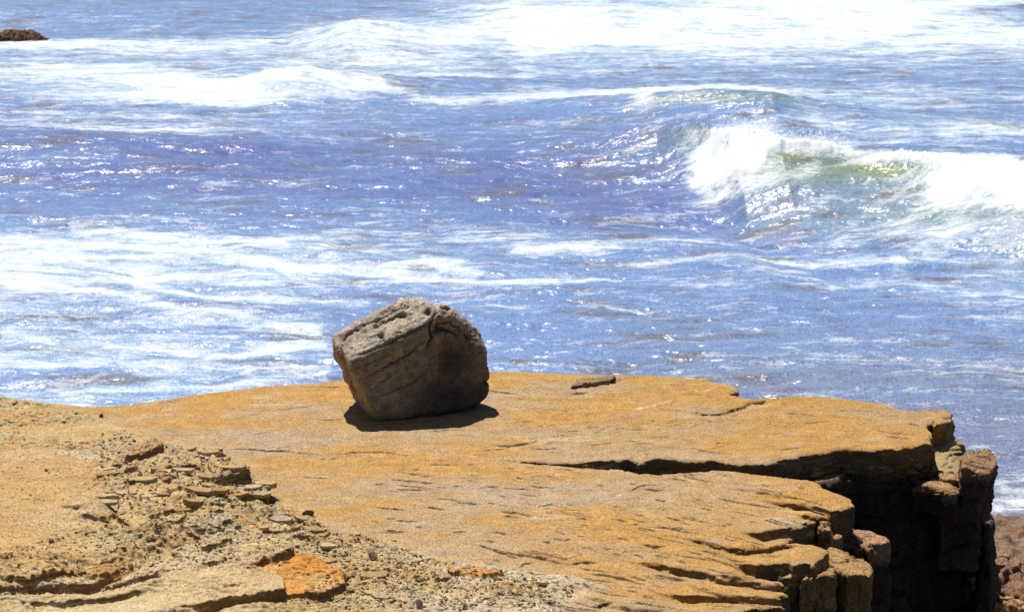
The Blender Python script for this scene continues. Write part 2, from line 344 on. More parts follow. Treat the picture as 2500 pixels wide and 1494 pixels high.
plate([(322, 1299), (390, 1280), (436, 1286), (462, 1240), (430, 1224), (300, 1220), (285, 1262)], .205, 4)
plate([(338, 1222), (385, 1207), (478, 1180), (492, 1168), (520, 1140), (505, 1110), (430, 1100), (320, 1130), (300, 1180)], .21, 4)
plate([(392, 1175), (450, 1160), (505, 1146), (500, 1120), (430, 1118), (380, 1150)], .235, 4)
plate([(518, 1212), (576, 1200), (634, 1182), (652, 1190), (655, 1165), (600, 1146), (560, 1124), (515, 1096), (505, 1160)], .21, 4)
plate([(485, 1340), (540, 1332), (566, 1318), (560, 1312), (510, 1316), (488, 1326)], .225, 2)
plate([(305, 1122), (350, 1115), (400, 1085), (380, 1078), (330, 1098)], .19, 5)
plate([(640, 1290), (670, 1300), (720, 1285), (700, 1270), (650, 1270)], .12, 6)
plate([(1090, 1372), (1130, 1362), (1180, 1368), (1190, 1384), (1120, 1386)], .05, 2)
plate([(1090, 1390), (1170, 1386), (1230, 1400), (1200, 1412), (1110, 1402)], .035, 1)
# crumbled pit below the highest plates
pit = sdf(WX, WY, poly([(518, 1214), (576, 1202), (634, 1184), (680, 1220), (672, 1248), (600, 1262), (530, 1240)], .06), .3)
H = np.where((pit > 0), H-.09*ss(0, .05, pit), H)
H = H - mS*0
H = H + mS*(1-.85*soil)*(b5*1.5*ss(-.2, .3, fbm(Xg*.9, Yg*1.4, 3, 83)+.1) + b6*1.3) - mS*(1-.9*soil)*(tone == 0)*.02*np.maximum(0, terr(fbm(Xg*4, Yg*7, 4, 80, .6), 14, .2)-.12)
tone = np.where((tone == 0) & (soil > .5), 7, tone)
for pts, h in [([(298, 1120), (320, 1108), (348, 1094)], .07), ([(304, 1166), (330, 1168), (350, 1163)], .09), ([(385, 1176), (430, 1166), (480, 1154), (512, 1146)], .08), ([(466, 1168), (500, 1160), (530, 1155)], .06),
        ([(225, 1226), (270, 1222), (314, 1218)], .08), ([(262, 1282), (280, 1268), (294, 1262)], .08), ([(478, 1328), (510, 1316), (560, 1312)], .05), ([(-20, 1452), (60, 1452), (150, 1450), (230, 1440), (330, 1404), (350, 1400)], .14),
        ([(180, 1446), (260, 1444), (350, 1424), (420, 1410)], .09), ([(20, 1496), (120, 1492), (220, 1480), (340, 1462), (430, 1446)], .08), ([(140, 1256), (180, 1262), (222, 1262)], .05), ([(190, 1292), (240, 1290), (288, 1280)], .07),
        ([(640, 1254), (690, 1262), (735, 1264)], .07), ([(470, 1408), (520, 1398), (565, 1390)], .04), ([(360, 1290), (420, 1276), (450, 1268)], .07), ([(700, 1300), (745, 1296), (800, 1312)], .06),
        ([(560, 1180), (600, 1172), (650, 1176)], .08), ([(-20, 1330), (60, 1338), (120, 1334)], .03), ([(420, 1246), (470, 1252), (510, 1250)], .08), ([(505, 1275), (560, 1270), (620, 1276)], .07), ([(600, 1300), (650, 1308), (700, 1304)], .05)]:
    line_step(pts, h, .35, .3, 0, .14)
# near shore side of the scene falls to broken ground at far left too
# ---- colour of the rock
def mixc(c, d, t): return c*(1-t[..., None]) + np.array(d)*t[..., None]
C = np.zeros(H.shape+(3,)) + np.array((.345, .23, .118))
nA = fbm(Xg*.5, Yg*1.1, 4, 90); nB = fbm(Xg*1.6, Yg*5, 4, 93); nC = fbm(Xg*4, Yg*12, 3, 96)
C = mixc(C, (.40, .205, .035), ss(-.16, .3, nA+.6*nB+.25*ss(1500, 2100, gx)+.12*(1-ss(.3, 1.6, dB)))*.66)
C = mixc(C, (.33, .255, .185), ss(-.02, .3, -nA*.9+.6*nB-.08)*.7)
C = mixc(C, (.37, .19, .06), ss(.15, .5, nC+.3*nB)*.35)
C = mixc(C, (.34, .19, .055), ss(1250, 2200, PYg*0+gx)*.5)
C = mixc(C, (.38, .205, .045), (1-ss(.1, .9, dB))*ss(-.2, .3, nB+.1)*.7)
C = mixc(C, (.34, .25, .2), ss(.42, .5, fbm(Xg*2.3, Yg*4, 4, 99)+.05)*.6)
C = mixc(C, (.41, .33, .24), ss(.18, .42, fbm(Xg*1.1+7, Yg*2.4, 5, 113, .6))*.5)
C = mixc(C, (.22, .125, .05), ss(.25, .5, fbm(Xg*1.7+2, vv_*4, 5, 115, .65))*.55)
# shale colours
mC = ss(0, .15, sS)
Cs = np.zeros_like(C) + np.array((.37, .26, .13))
s1 = fbm(Xg*1.3, Yg*2.2, 4, 101); s2 = fbm(Xg*3.1, Yg*6, 4, 104)
Cs = mixc(Cs, (.36, .29, .20), ss(.0, .35, s1)*.8); Cs = mixc(Cs, (.38, .20, .06), ss(.12, .4, s2-.3*s1)*.7); Cs = mixc(Cs, (.20, .12, .06), ss(.15, .5, -s2)*.4)
Cs = mixc(Cs, (.34, .205, .09), soil*ss(-.2, .4, s1+.2)*.8)
Cs = mixc(Cs, (.42, .37, .29), ss(.1, .5, fbm(Xg*1.1, Yg*1.5, 4, 107)+.35*ss(800, 1200, gx))*.6)
for tid, c in ((1, (.44, .185, .03)), (2, (.39, .30, .19)), (3, (.38, .25, .11)), (4, (.37, .25, .13)), (5, (.34, .155, .055)), (6, (.37, .26, .15)), (7, (.35, .22, .10))):
    Cs = mixc(Cs, c, (tone == tid)*(.85 if tid == 1 else .6))
Cs = Cs*np.array((1.12, 1.10, 1.02)); Cs = mixc(Cs, (.46, .36, .17), ss(.05, .35, fbm(Xg*2+3, Yg*3.5, 4, 117))*.45*(1-soil)); mC0 = mC; C = C*(1-mC[..., None]) + Cs*mC[..., None]
C = mixc(C, (.05, .036, .026), ss(-.16, -.55, H) if False else 1-ss(-.55, -.12, H))  # cleft and cliff shade painted in: rock colour darkens with depth
rk = nb_*85; rk = rk-np.floor(rk); rk2 = nb2_*170; rk2 = rk2-np.floor(rk2); pm_ = fbm(Xg*1.7, vv_*4, 4, 111, .65)
C = mixc(C, (.15, .085, .04), (rk < .07)*ss(.05, .22, pm_)*bmask*(1-mC)*.8)  # bedding risers too fine to shade; their shade is painted as dark lines
C = mixc(C, (.19, .11, .05), (rk2 < .09)*ss(.0, .25, -pm_)*(1-mC)*.6)  # finer risers, shade painted as dark lines too
C = mixc(C, (.045, .03, .02), np.clip(CK, 0, 1))  # shade inside the slits put into the colour
C = mixc(C, (.40, .30, .16), shelf_m*.85)
for (a, b, c, d) in [((1550, 1003), (1590, 995), (1640, 982), .02), ((1605, 984), (1625, 981), (1642, 979), .012), ((1455, 938), (1480, 934), (1498, 930), .012), ((1700, 957), (1730, 954), (1745, 951), .012),
                     ((1678, 924), (1684, 924), (1690, 924), .03), ((1505, 1208), (1511, 1208), (1516, 1209), .022), ((1628, 1224), (1634, 1224), (1640, 1224), .022), ((1385, 1166), (1390, 1166), (1394, 1166), .012)]:
    dd, _ = pdist(WXs, WYs, [W(*a)[:2], W(*b)[:2], W(*c)[:2]]); C = mixc(C, (.62, .58, .5), (1-ss(d*.2, d*.7, dd))*.75)

Ys_ = Yg.copy(); E = np.abs(np.diff(H, axis=0)) > .022; ei, ej = np.nonzero(E & (np.arange(nr-1)[:, None] > 62) & (np.arange(nr-1)[:, None] < 850))
ym = .5*(Yg[ei, ej]+Yg[ei+1, ej]); acc = ym.copy(); wt = np.ones_like(ym)
for kk in range(1, 5):
    sides = []
    for sg in (-1, 1):
        jj = np.clip(ej+sg*kk, 0, nc-1); yy_ = np.zeros_like(ym); ok = np.zeros(len(ym), bool)
        for dr in sorted(range(-kk-2, kk+3), key=abs):
            ii = np.clip(ei+dr, 0, nr-2); hit = E[ii, jj] & ~ok; yy_ = np.where(hit, .5*(Yg[ii, jj]+Yg[ii+1, jj]), yy_); ok |= hit
        sides.append((yy_, ok))
    both = sides[0][1] & sides[1][1]; g = math.exp(-(kk/2.6)**2)
    acc += np.where(both, g*(sides[0][0]+sides[1][0]), 0); wt += np.where(both, 2*g, 0)
ysm = acc/wt; Ys_[ei, ej] = ysm-.003; Ys_[ei+1, ej] = ysm+.003
Ys_ = np.maximum.accumulate(Ys_, axis=0)
V = np.stack([Xg, Ys_, H], -1).reshape(-1, 3); Cv = C.reshape(-1, 3)
idx = np.arange(nr*nc).reshape(nr, nc)
jl, jh = int(np.searchsorted(u, -.245)), int(np.searchsorted(u, .245)); il, ih = int(np.searchsorted(yv, 13.9)), nr-8
QA = np.stack([idx[:-1, :-1], idx[:-1, 1:], idx[1:, 1:], idx[1:, :-1]], -1)
msk = np.ones((nr-1, nc-1), bool); msk[il:ih, jl:jh] = False
Q_out = QA[msk]
# the part in front of the viewer: close the height field into a solid, then voxel it so that walls have real surface to weather
sub = idx[il:ih+1, jl:jh+1]; m_, n_ = sub.shape; Vt = V[sub.ravel()]
Vt[:, 2] = np.maximum(Vt[:, 2], -4.3); Vb = Vt.copy(); Vb[:, 2] = -4.6
li = np.arange(m_*n_).reshape(m_, n_); o_ = m_*n_
top = np.stack([li[:-1, :-1], li[:-1, 1:], li[1:, 1:], li[1:, :-1]], -1).reshape(-1, 4)
loop = np.concatenate([li[0, :-1], li[:-1, -1], li[-1, :0:-1], li[:0:-1, 0]]); lp2 = np.roll(loop, -1)
side = np.stack([lp2, loop, loop+o_, lp2+o_], -1)
bot = (top+o_)[:, ::-1]
tmp = mesh_np('tmp', np.concatenate([Vt, Vb]), np.concatenate([top, side, bot]), M_ledge)
rm = tmp.modifiers.new('r', 'REMESH'); rm.mode = 'VOXEL'; rm.voxel_size = VOX; rm.adaptivity = 0
ev = tmp.evaluated_get(bpy.context.evaluated_depsgraph_get()).to_mesh()
nv = len(ev.vertices); RV = np.empty(nv*3, np.float32); ev.vertices.foreach_get('co', RV); RV = RV.reshape(-1, 3).astype(np.float64)
RF = np.empty(len(ev.loops), np.int32); ev.loops.foreach_get('vertex_index', RF); RF = RF.reshape(-1, 4)
mt = tmp.data; bpy.data.objects.remove(tmp); bpy.data.meshes.remove(mt)
keep = ~((RV[RF][:, :, 2].max(1) < -4.4)); RF = RF[keep]
print('voxel ledge', nv, len(RF))
def vnorm(P, Fq):
    n = np.cross(P[Fq[:, 2]]-P[Fq[:, 0]], P[Fq[:, 3]]-P[Fq[:, 1]]); o = np.empty_like(P)
    for c in range(3): o[:, c] = sum(np.bincount(Fq[:, q], n[:, c], len(P)) for q in range(4))
    return o/(np.linalg.norm(o, axis=1)[:, None]+1e-12)
def lap(P, Fq, wgt, it):
    cnt = sum(np.bincount(Fq[:, q], minlength=len(P)) for q in range(4))*2+1e-9
    for _ in range(it):
        A = np.empty_like(P)
        for c in range(3):
            v = P[:, c]; A[:, c] = sum(np.bincount(Fq[:, q], v[Fq[:, (q+1) % 4]]+v[Fq[:, (q+3) % 4]], len(P)) for q in range(4))/cnt
        P = P + (A-P)*wgt[:, None]
    return P
N_ = vnorm(RV, RF); steep = ss(.75, .35, N_[:, 2]) if False else 1-ss(.35, .8, N_[:, 2])
RV = lap(RV, RF, np.clip(steep, 0, .8), 3)
N_ = vnorm(RV, RF); steep = 1-ss(.3, .8, N_[:, 2])
sel = steep > .02; q = RV[sel]; rgx = pix(q[:, 0], q[:, 1], q[:, 2]*0)[0]
big = ss(1250, 1500, rgx); dp_ = ss(.03, .35, -q[:, 2])*big
lay = fbm3(q*np.array([1.0, 1.0, 13]), 3, 14, .6); lay2 = fbm3(q*np.array([3, 3, 40]), 2, 18, .6); lmp = fbm3(q*np.array([1.7, 1.7, 3.0]), 4, 3, .6); fine = fbm3(q*np.array([9, 9, 14]), 3, 27, .6)
qw = q + .05*np.stack([lmp, fine, lay], 1)
ca, cb = cells(qw*np.array([2.3, 2.3, 3.2]), 1); ce, cf = cells(qw*np.array([6, 6, 11]), 4)
shq = np.exp(-((rgx-2310)/48)**2)*ss(20.25, 20.4, q[:, 1])*(q[:, 2] > -.45); dp_ = dp_*(1-.85*shq)
amt = dp_*(.06*lmp + .16*(ca-.5) - .05*np.exp(-(cb/.05)**2) + .05*(ce-.5) - .02*np.exp(-(cf/.06)**2) + .03*np.sign(lay)*np.abs(lay)**.6) + (.012+.018*dp_)*lay2 + .028*(1-dp_)*big*(ce-.5) + (.012+.012*dp_)*fine
RV[sel] += N_[sel]*(amt*steep[sel])[:, None]*np.array([1, 1, .4])
jj = np.clip(np.interp(RV[:, 0]/RV[:, 1], u, np.arange(nc)).round().astype(int), 0, nc-1); ii = np.clip(np.interp(RV[:, 1]+.006, yv, np.arange(nr)).round().astype(int), 0, nr-1)
RC = C[ii, jj].copy()
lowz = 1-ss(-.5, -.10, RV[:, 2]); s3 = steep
fc = np.zeros((nv, 3)) + np.array((.15, .095, .05)); L3 = np.zeros(nv); L3[sel] = lay+.6*lmp; fc *= (1+.5*np.clip(L3, -.8, .8))[:, None]  # steep faces coloured darker, shade painted on top of the real one
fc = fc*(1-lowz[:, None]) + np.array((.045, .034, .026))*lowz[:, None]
N_ = vnorm(RV, RF); s3 = 1-ss(.2, .65, N_[:, 2]); RC = RC*(1-s3[:, None]) + fc*s3[:, None]; deep = (1-ss(-.42, -.16, RV[:, 2]))*(RV[:, 0]/RV[:, 1] > .02); shf = np.exp(-((pix(RV[:, 0], RV[:, 1], RV[:, 2]*0)[0]-2310)/45)**2)*ss(20.25, 20.4, RV[:, 1])*(RV[:, 2] > -.5); deep *= 1-shf; RC = RC*(1-deep[:, None]) + np.array((.05, .036, .026))*deep[:, None]  # deep cliff and cleft walls painted near black as shade
n0 = len(V)
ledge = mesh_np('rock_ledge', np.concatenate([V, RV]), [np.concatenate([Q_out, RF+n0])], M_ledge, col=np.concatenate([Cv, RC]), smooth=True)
tag(ledge, 'flat orange sandstone ledge with broken shale steps on the left and a dark fissured cliff edge', kind='structure')
def ground(x, y):
    j = np.interp(x/y, u, np.arange(nc)); i = np.interp(y, yv, np.arange(nr))
    return float(H[int(round(float(i))), int(round(float(j)))])

# ------------------------------------------------------------------ convex stone builder
def ico(n):
    bm = bmesh.new(); bmesh.ops.create_icosphere(bm, subdivisions=n, radius=1)
    v = np.array([x.co[:] for x in bm.verts]); f = np.array([[x.index for x in q.verts] for q in bm.faces]); bm.free(); return v, f
ICO = {}
def convex(planes, centre, stretch, sub=6, k=.014, maxr=3.0):
    """planes: (normal, offset) about centre; surface where the soft maximum of the plane distances is zero"""
    if sub not in ICO: ICO[sub] = ico(sub)
    v, f = ICO[sub]; d = v*np.array(stretch); d /= np.linalg.norm(d, axis=1)[:, None]
    N = np.array([p[0] for p in planes], float); ln = np.linalg.norm(N, axis=1); N /= ln[:, None]; D = np.array([p[1] for p in planes])/ln
    lo = np.zeros(len(d)); hi = np.full(len(d), maxr); DN = d@N.T
    for _ in range(26):
        r = (lo+hi)/2; g = (DN*r[:, None]-D)/k; mx = g.max(1); val = mx + np.log(np.exp(g-mx[:, None]).sum(1))
        lo = np.where(val < 0, r, lo); hi = np.where(val < 0, hi, r)
    return d*lo[:, None], f
def normals(P, f):
    n = np.cross(P[f[:, 1]]-P[f[:, 0]], P[f[:, 2]]-P[f[:, 0]]); o = np.zeros_like(P)
    for i in range(3): np.add.at(o, f[:, i], n)
    return o/(np.linalg.norm(o, axis=1)[:, None]+1e-12)

# ------------------------------------------------------------------ the boulder
print('boulder')
BD = 21.32; SC = math.hypot(BD, CAM_H-.5)/F           # metres per survey unit at the boulder
out = [(806, 850), (813, 812), (831, 798), (885, 772), (925, 750), (976, 725), (1000, 720), (1040, 726), (1089, 743), (1120, 760), (1150, 783), (1176, 822), (1195, 866), (1204, 917), (1205, 938), (1195, 963), (1172, 986),
       (1130, 1003), (1050, 1022), (985, 1034), (908, 1038), (884, 1022), (858, 982), (827, 934), (809, 890)]
bpos = np.array([(a-1005, 880-b) for a, b in out], float)
planes = []
for i in range(len(bpos)):
    p, q = bpos[i], bpos[(i+1) % len(bpos)]; e = q-p; n = np.array([-e[1], e[0]]); n /= np.linalg.norm(n)
    off = n@p; tilt = .05
    planes.append(((n[0], 0, n[1]), off))
def pl3(a, b, c):
    A, B, Cc = [np.array([p[0]-1005, p[2], 880-p[1]], float) for p in (a, b, c)]
    n = np.cross(B-A, Cc-A); n /= np.linalg.norm(n)
    if n@A < 0: n = -n
    planes.append((tuple(n), n@A))
Qp, Rp, Gp = (862, 884, -135), (1070, 775, -85), (926, 1020, -100)
pl3(Qp, Rp, Gp)                                 # dark front face
pl3(Qp, Rp, (975, 728, 20))                     # sunlit sloping top
pl3(Qp, Gp, (805, 850, 10))                     # left end face
pl3(Rp, (1165, 840, -22), (1130, 985, -38))     # right front
pl3(Rp, (1185, 850, 15), (1110, 750, -10))
pl3((1165, 840, -22), (1190, 960, 0), (1203, 900, 40))
pl3((905, 1040, -50), (1140, 1010, -5), Gp)
planes += [((0, 1, 0), 150), ((.5, 1, .3), 150), ((-.5, 1, .3), 150), ((0, 1, .8), 175), ((0, .8, -.6), 130), ((-1, .5, 0), 200), ((1, .5, 0), 205)]
planes = [((np.array(n)/np.linalg.norm(n)), d/np.linalg.norm(n)) for n, d in planes]
P, f = convex(planes, None, (200, 150, 150), 7, k=6.0, maxr=400)
nrm = normals(P, f)
vx, vy = P[:, 0]+1005, 880-P[:, 2]; front = ss(.0, .5, -nrm[:, 1]+.35*(nrm[:, 2] > 0))
disp = 3 + 8*fbm3(P/85, 4, 1, .5) + 2.6*fbm3(P/26, 4, 5, .6) + .5*fbm3(P/7, 3, 8)
def gb(x, y, r, ry=None): return np.exp(-((vx-x)/r)**2 - ((vy-y)/(ry or r))**2)
disp -= front*(34*gb(1108, 880, 44, 60) + 16*gb(1085, 960, 60, 28) + 14*gb(1092, 800, 20, 10))
disp += front*(16*gb(1070, 824, 15, 15)) 
disp += front*7*gb(1165, 870, 16, 60)
disp -= 9*gb(1062, 742, 7, 9) + 4*gb(1195, 893, 9, 8)
gm = np.zeros(len(P))
def groove(pts, wd, dp):
    global disp, gm
    d, t = pdist(vx+3*per3(P/9, 2), vy+3*per3(P/9, 6), pts); gm = np.maximum(gm, np.exp(-(d/(wd*.9))**2)*np.clip(dp/6, .4, 1)*np.clip(.1+np.sin(np.pi*t)*1.3, 0, 1)*(nrm[:, 1] < .15)); disp -= np.maximum(front, ss(-.25, .1, -nrm[:, 1])*(nrm[:, 0] < 0))*1.7*dp*np.exp(-(d/(wd*1.15))**2)*np.clip(.25+np.sin(np.pi*t)*1.2, 0, 1)
groove([(866, 874), (900, 864), (960, 838), (1030, 800), (1062, 786)], 1.8, 4)
groove([(832, 838), (842, 868), (852, 905), (868, 960), (880, 990)], 3.0, 9)
groove([(838, 842), (850, 822), (868, 808), (892, 796)], 3.2, 9)
groove([(1067, 745), (1066, 768), (1056, 785), (1052, 800), (1056, 822), (1044, 856)], 2.4, 7)
groove([(880, 928), (930, 905), (975, 880), (1010, 858), (1040, 830)], 1.6, 3.5)
groove([(905, 955), (950, 925), (978, 900)], 1.6, 3)
groove([(1060, 812), (1085, 802), (1112, 808), (1128, 822)], 3.2, 8)
groove([(905, 812), (935, 790), (980, 770), (1010, 768)], 3.0, 5)
groove([(925, 772), (945, 758), (960, 745)], 3.0, 5)
groove([(1075, 752), (1100, 758)], 2.5, 6)
groove([(845, 905), (900, 890), (960, 862)], 1.4, 3)
groove([(1056, 822), (1075, 790), (1100, 784), (1125, 800), (1160, 835)], 2.2, 6)
groove([(870, 800), (920, 785), (960, 762), (1000, 748)], 2.2, 5)
groove([(895, 970), (950, 960), (1010, 935), (1050, 900)], 1.3, 3)
for (x, y, r, ry, dp) in [(1046, 763, 10, 7, 9), (985, 770, 9, 6, 6), (936, 824, 6, 6, 7), (1186, 855, 4, 7, 7), (1186, 932, 6, 5, 8), (842, 828, 9, 6, 6), (912, 965, 7, 6, 5), (980, 745, 4, 3, 4), (1053, 733, 9, 5, 7), (960, 885, 8, 6, 4)]:
    disp -= 1.6*dp*gb(x, y, r, ry)
for _ in range(120):
    x, y = rr.uniform(820, 1190), rr.uniform(735, 1000); disp -= rr.uniform(1, 3)*gb(x, y, rr.uniform(1.5, 3.5))
cv, ce_ = cells(P/np.array([46., 60., 30.]) + .35*fbm3(P/40, 2, 61)[:, None], 3); disp += 5*(cv-.5)*ss(0, .12, ce_) - 2.2*np.exp(-(ce_/.03)**2)
topm = ss(.35, .7, nrm[:, 2])*(vx < 1065); sk_ = np.stack([(P[:, 0]*.9+P[:, 2]*.4)/70, P[:, 1]/40, (P[:, 2]*.9-P[:, 0]*.42)/7], 1)
disp += topm*3.2*fbm3(sk_, 4, 70, .6) + 1.3*np.abs(fbm3(P/9, 3, 74))
P = P + nrm*disp[:, None]
# to world: boulder frame looks back along the sight line
cw = np.array(PD(1005, 880, BD)); dep = math.atan2(CAM_H-cw[2], BD)
Rt = np.array([[1, 0, 0], [0, math.cos(dep), math.sin(dep)], [0, -math.sin(dep), math.cos(dep)]])
Pw = (P*SC)@Rt.T
zmin = Pw[:, 2].min()+cw[2]
sh = 0.0
print('boulder lowest', zmin, 'ground there', ground(cw[0], cw[1]))
nb = fbm3(P/60, 4, 30); nb2 = fbm3(P/14, 4, 33)
Cb = np.zeros((len(P), 3)) + np.array((.215, .18, .14))
def mx(c, d, t): return c*(1-t[:, None]) + np.array(d)*t[:, None]
Cb = mx(Cb, (.31, .25, .19), ss(-.1, .4, nb)*.8); Cb = mx(Cb, (.19, .15, .11), ss(.1, .4, nb2)*.5); Cb = mx(Cb, (.08, .065, .055), ss(.2, .5, -nb2)*.5)
topc = ss(.3, .6, nrm[:, 2]); Cb = mx(Cb, (.42, .345, .27), topc*.85*ss(-.4, .1, nb2)); Cb = mx(Cb, (.19, .17, .145), front*(1-topc)*ss(-.1, .3, nb)*.45)  # sunlit look of the top painted in: upward faces get lighter colour
Cb = mx(Cb, (.34, .25, .16), ss(.35, .8, -nrm[:, 0])*.7)  # left-facing end painted lighter, its extra brightness put into the colour
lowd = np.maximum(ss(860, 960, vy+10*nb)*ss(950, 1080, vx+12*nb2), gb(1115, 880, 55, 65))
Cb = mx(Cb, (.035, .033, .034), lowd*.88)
for (x, y, r, ry) in [(1046, 763, 9, 6), (985, 770, 8, 5), (1186, 855, 4, 7), (1186, 932, 6, 5), (842, 828, 8, 5), (1053, 733, 8, 4), (936, 824, 5, 5), (1080, 800, 14, 5)]: gm = np.maximum(gm, .8*gb(x, y, r, ry)*(nrm[:, 1] < .3))
Cb = mx(Cb, (.045, .036, .03), np.clip(gm, 0, 1)*.85)  # shade of grooves and pockets painted dark into the colour
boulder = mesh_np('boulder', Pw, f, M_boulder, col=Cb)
boulder.location = (cw[0], cw[1], cw[2] - max(-.5, min(.5, 0)))
tag(boulder, 'large grey-brown boulder with a notched top resting alone on the flat ledge', 'boulder')
gz = max(ground(cw[0]+dx, cw[1]+dy) for dx in (-.3, 0, .3) for dy in (-.3, 0, .2))

# ------------------------------------------------------------------ cliff blocks on the right
print('blocks')
def block(name, top_px, z0, depth, label, cat='rock', group=None, col=(.28, .17, .08), dark=(.06, .042, .03), sub=7, k=.012, bulge=0.0, slope=(0, 0), darkz=(-.75, -.2), taper=.06, mat=None, rough=.05, lean=0.0):
    """top outline in survey coordinates at height z0, extruded down by depth; rounded, noisy"""
    pts = np.array([W(a, b, z0)[:2] for a, b in top_px]); c2 = pts.mean(0); pl_ = []
    ar = sum(pts[i-1][0]*pts[i][1]-pts[i][0]*pts[i-1][1] for i in range(len(pts)))
    if ar < 0: pts = pts[::-1]
    cz = z0-depth/2
    for i in range(len(pts)):
        p, q = pts[i], pts[(i+1) % len(pts)]; e = q-p; n = np.array([e[1], -e[0]]); L = np.linalg.norm(n)
        if L < 1e-5: continue
        n /= L; off = n@(p-c2); pl_.append((np.array([n[0], n[1], taper*random.uniform(-.6, 1.2) - lean*max(n[0], 0)]), off+bulge+lean*max(n[0], 0)*depth/2))
    pl_.append((np.array([slope[0], slope[1], 1.0]), depth/2)); pl_.append((np.array([0, 0, -1.0]), depth/2))
    ext = np.ptp(pts, axis=0)/2
    P, f = convex(pl_, None, (max(ext[0], .05), max(ext[1], .05), depth/2), sub, k, 6)
    n = normals(P, f); Wd = P+np.array([c2[0], c2[1], cz])
    s = min(1, ext.min()*2+.2)
    disp = rough*s*fbm3(Wd*np.array([2.2, 2.2, 3.5]), 4, 17, .55) + rough*.45*fbm3(Wd*np.array([5, 5, 16]), 3, 21, .6)
    lay = fbm3(Wd*np.array([.8, .8, 14]), 3, 25); ca, cb = cells((Wd+.04*fbm3(Wd*3, 2, 3)[:, None])*np.array([3.2, 3.2, 3.6]), 2); ce, cf = cells(Wd*np.array([8, 8, 13]), 5)
    disp += s*(min(.11, rough*1.6)*(ca-.5) - .03*np.exp(-(cb/.05)**2) + .035*(ce-.5) - .012*np.exp(-(cf/.06)**2)); disp += .010*np.sign(lay)*np.abs(lay)**.5*(np.abs(n[:, 2]) < .6)
    P = P+n*disp[:, None]
    nn = fbm3(Wd*3, 4, 40); C0 = np.zeros((len(P), 3))+np.array(col)
    C0 = mx(C0, tuple(np.array(col)*np.array([1.1, .8, .55])), ss(0, .4, nn)*.7); C0 = mx(C0, dark, (1-ss(darkz[0], darkz[1], Wd[:, 2]))*1.0)  # sides darken below the top: shade painted into the block colour
    o = mesh_np(name, P, f, mat or M_block, col=C0); o.location = (c2[0], c2[1], cz)
    return tag(o, label, cat, group)
G1 = 'broken blocks along the cliff edge'
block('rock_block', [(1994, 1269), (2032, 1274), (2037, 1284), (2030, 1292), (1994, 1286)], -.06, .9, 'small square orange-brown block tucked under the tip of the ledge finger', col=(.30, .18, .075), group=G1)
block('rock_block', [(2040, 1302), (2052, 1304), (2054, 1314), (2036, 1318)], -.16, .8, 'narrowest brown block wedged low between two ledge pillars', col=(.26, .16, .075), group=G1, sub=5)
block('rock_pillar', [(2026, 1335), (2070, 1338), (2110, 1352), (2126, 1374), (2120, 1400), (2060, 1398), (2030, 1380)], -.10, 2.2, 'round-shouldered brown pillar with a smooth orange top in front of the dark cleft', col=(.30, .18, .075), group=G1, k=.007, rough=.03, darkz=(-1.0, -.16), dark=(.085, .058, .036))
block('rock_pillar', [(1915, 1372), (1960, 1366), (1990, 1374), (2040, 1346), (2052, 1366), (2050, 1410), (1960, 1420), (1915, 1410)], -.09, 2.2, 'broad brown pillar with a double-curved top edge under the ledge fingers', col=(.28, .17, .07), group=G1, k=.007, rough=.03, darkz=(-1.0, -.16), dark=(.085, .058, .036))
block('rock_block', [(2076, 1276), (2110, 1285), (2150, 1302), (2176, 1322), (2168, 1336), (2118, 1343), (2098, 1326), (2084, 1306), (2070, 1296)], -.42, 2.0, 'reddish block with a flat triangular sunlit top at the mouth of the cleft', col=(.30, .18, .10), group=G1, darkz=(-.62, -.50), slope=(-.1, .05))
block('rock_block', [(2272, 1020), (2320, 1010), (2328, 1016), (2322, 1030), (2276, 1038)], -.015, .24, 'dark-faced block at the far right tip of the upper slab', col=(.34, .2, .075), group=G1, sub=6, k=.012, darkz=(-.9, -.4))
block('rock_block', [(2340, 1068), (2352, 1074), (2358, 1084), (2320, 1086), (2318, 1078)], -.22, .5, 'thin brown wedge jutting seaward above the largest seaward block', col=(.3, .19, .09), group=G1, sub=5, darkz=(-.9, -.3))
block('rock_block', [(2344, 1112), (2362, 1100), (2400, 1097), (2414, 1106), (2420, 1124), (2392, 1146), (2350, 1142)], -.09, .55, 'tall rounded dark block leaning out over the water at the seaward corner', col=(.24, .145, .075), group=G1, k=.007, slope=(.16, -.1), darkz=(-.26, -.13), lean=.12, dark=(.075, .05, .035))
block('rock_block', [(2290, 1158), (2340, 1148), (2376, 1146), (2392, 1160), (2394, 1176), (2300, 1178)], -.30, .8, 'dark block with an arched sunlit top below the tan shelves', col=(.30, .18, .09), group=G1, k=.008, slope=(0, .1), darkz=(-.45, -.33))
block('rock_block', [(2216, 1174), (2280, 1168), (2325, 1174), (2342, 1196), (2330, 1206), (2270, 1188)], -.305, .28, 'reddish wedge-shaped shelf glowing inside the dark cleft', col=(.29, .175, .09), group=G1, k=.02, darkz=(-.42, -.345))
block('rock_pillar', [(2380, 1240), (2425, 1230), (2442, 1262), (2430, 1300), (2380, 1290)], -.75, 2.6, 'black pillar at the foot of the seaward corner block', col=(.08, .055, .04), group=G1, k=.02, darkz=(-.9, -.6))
block('rock_wall', [(2150, 1160), (2290, 1150), (2400, 1210), (2400, 1260), (2150, 1240)], -.95, 2.6, 'black wall of rock filling the back of the cleft', 'rock', col=(.06, .042, .03), group=None, k=.025, darkz=(-.8, -.3), rough=.12)
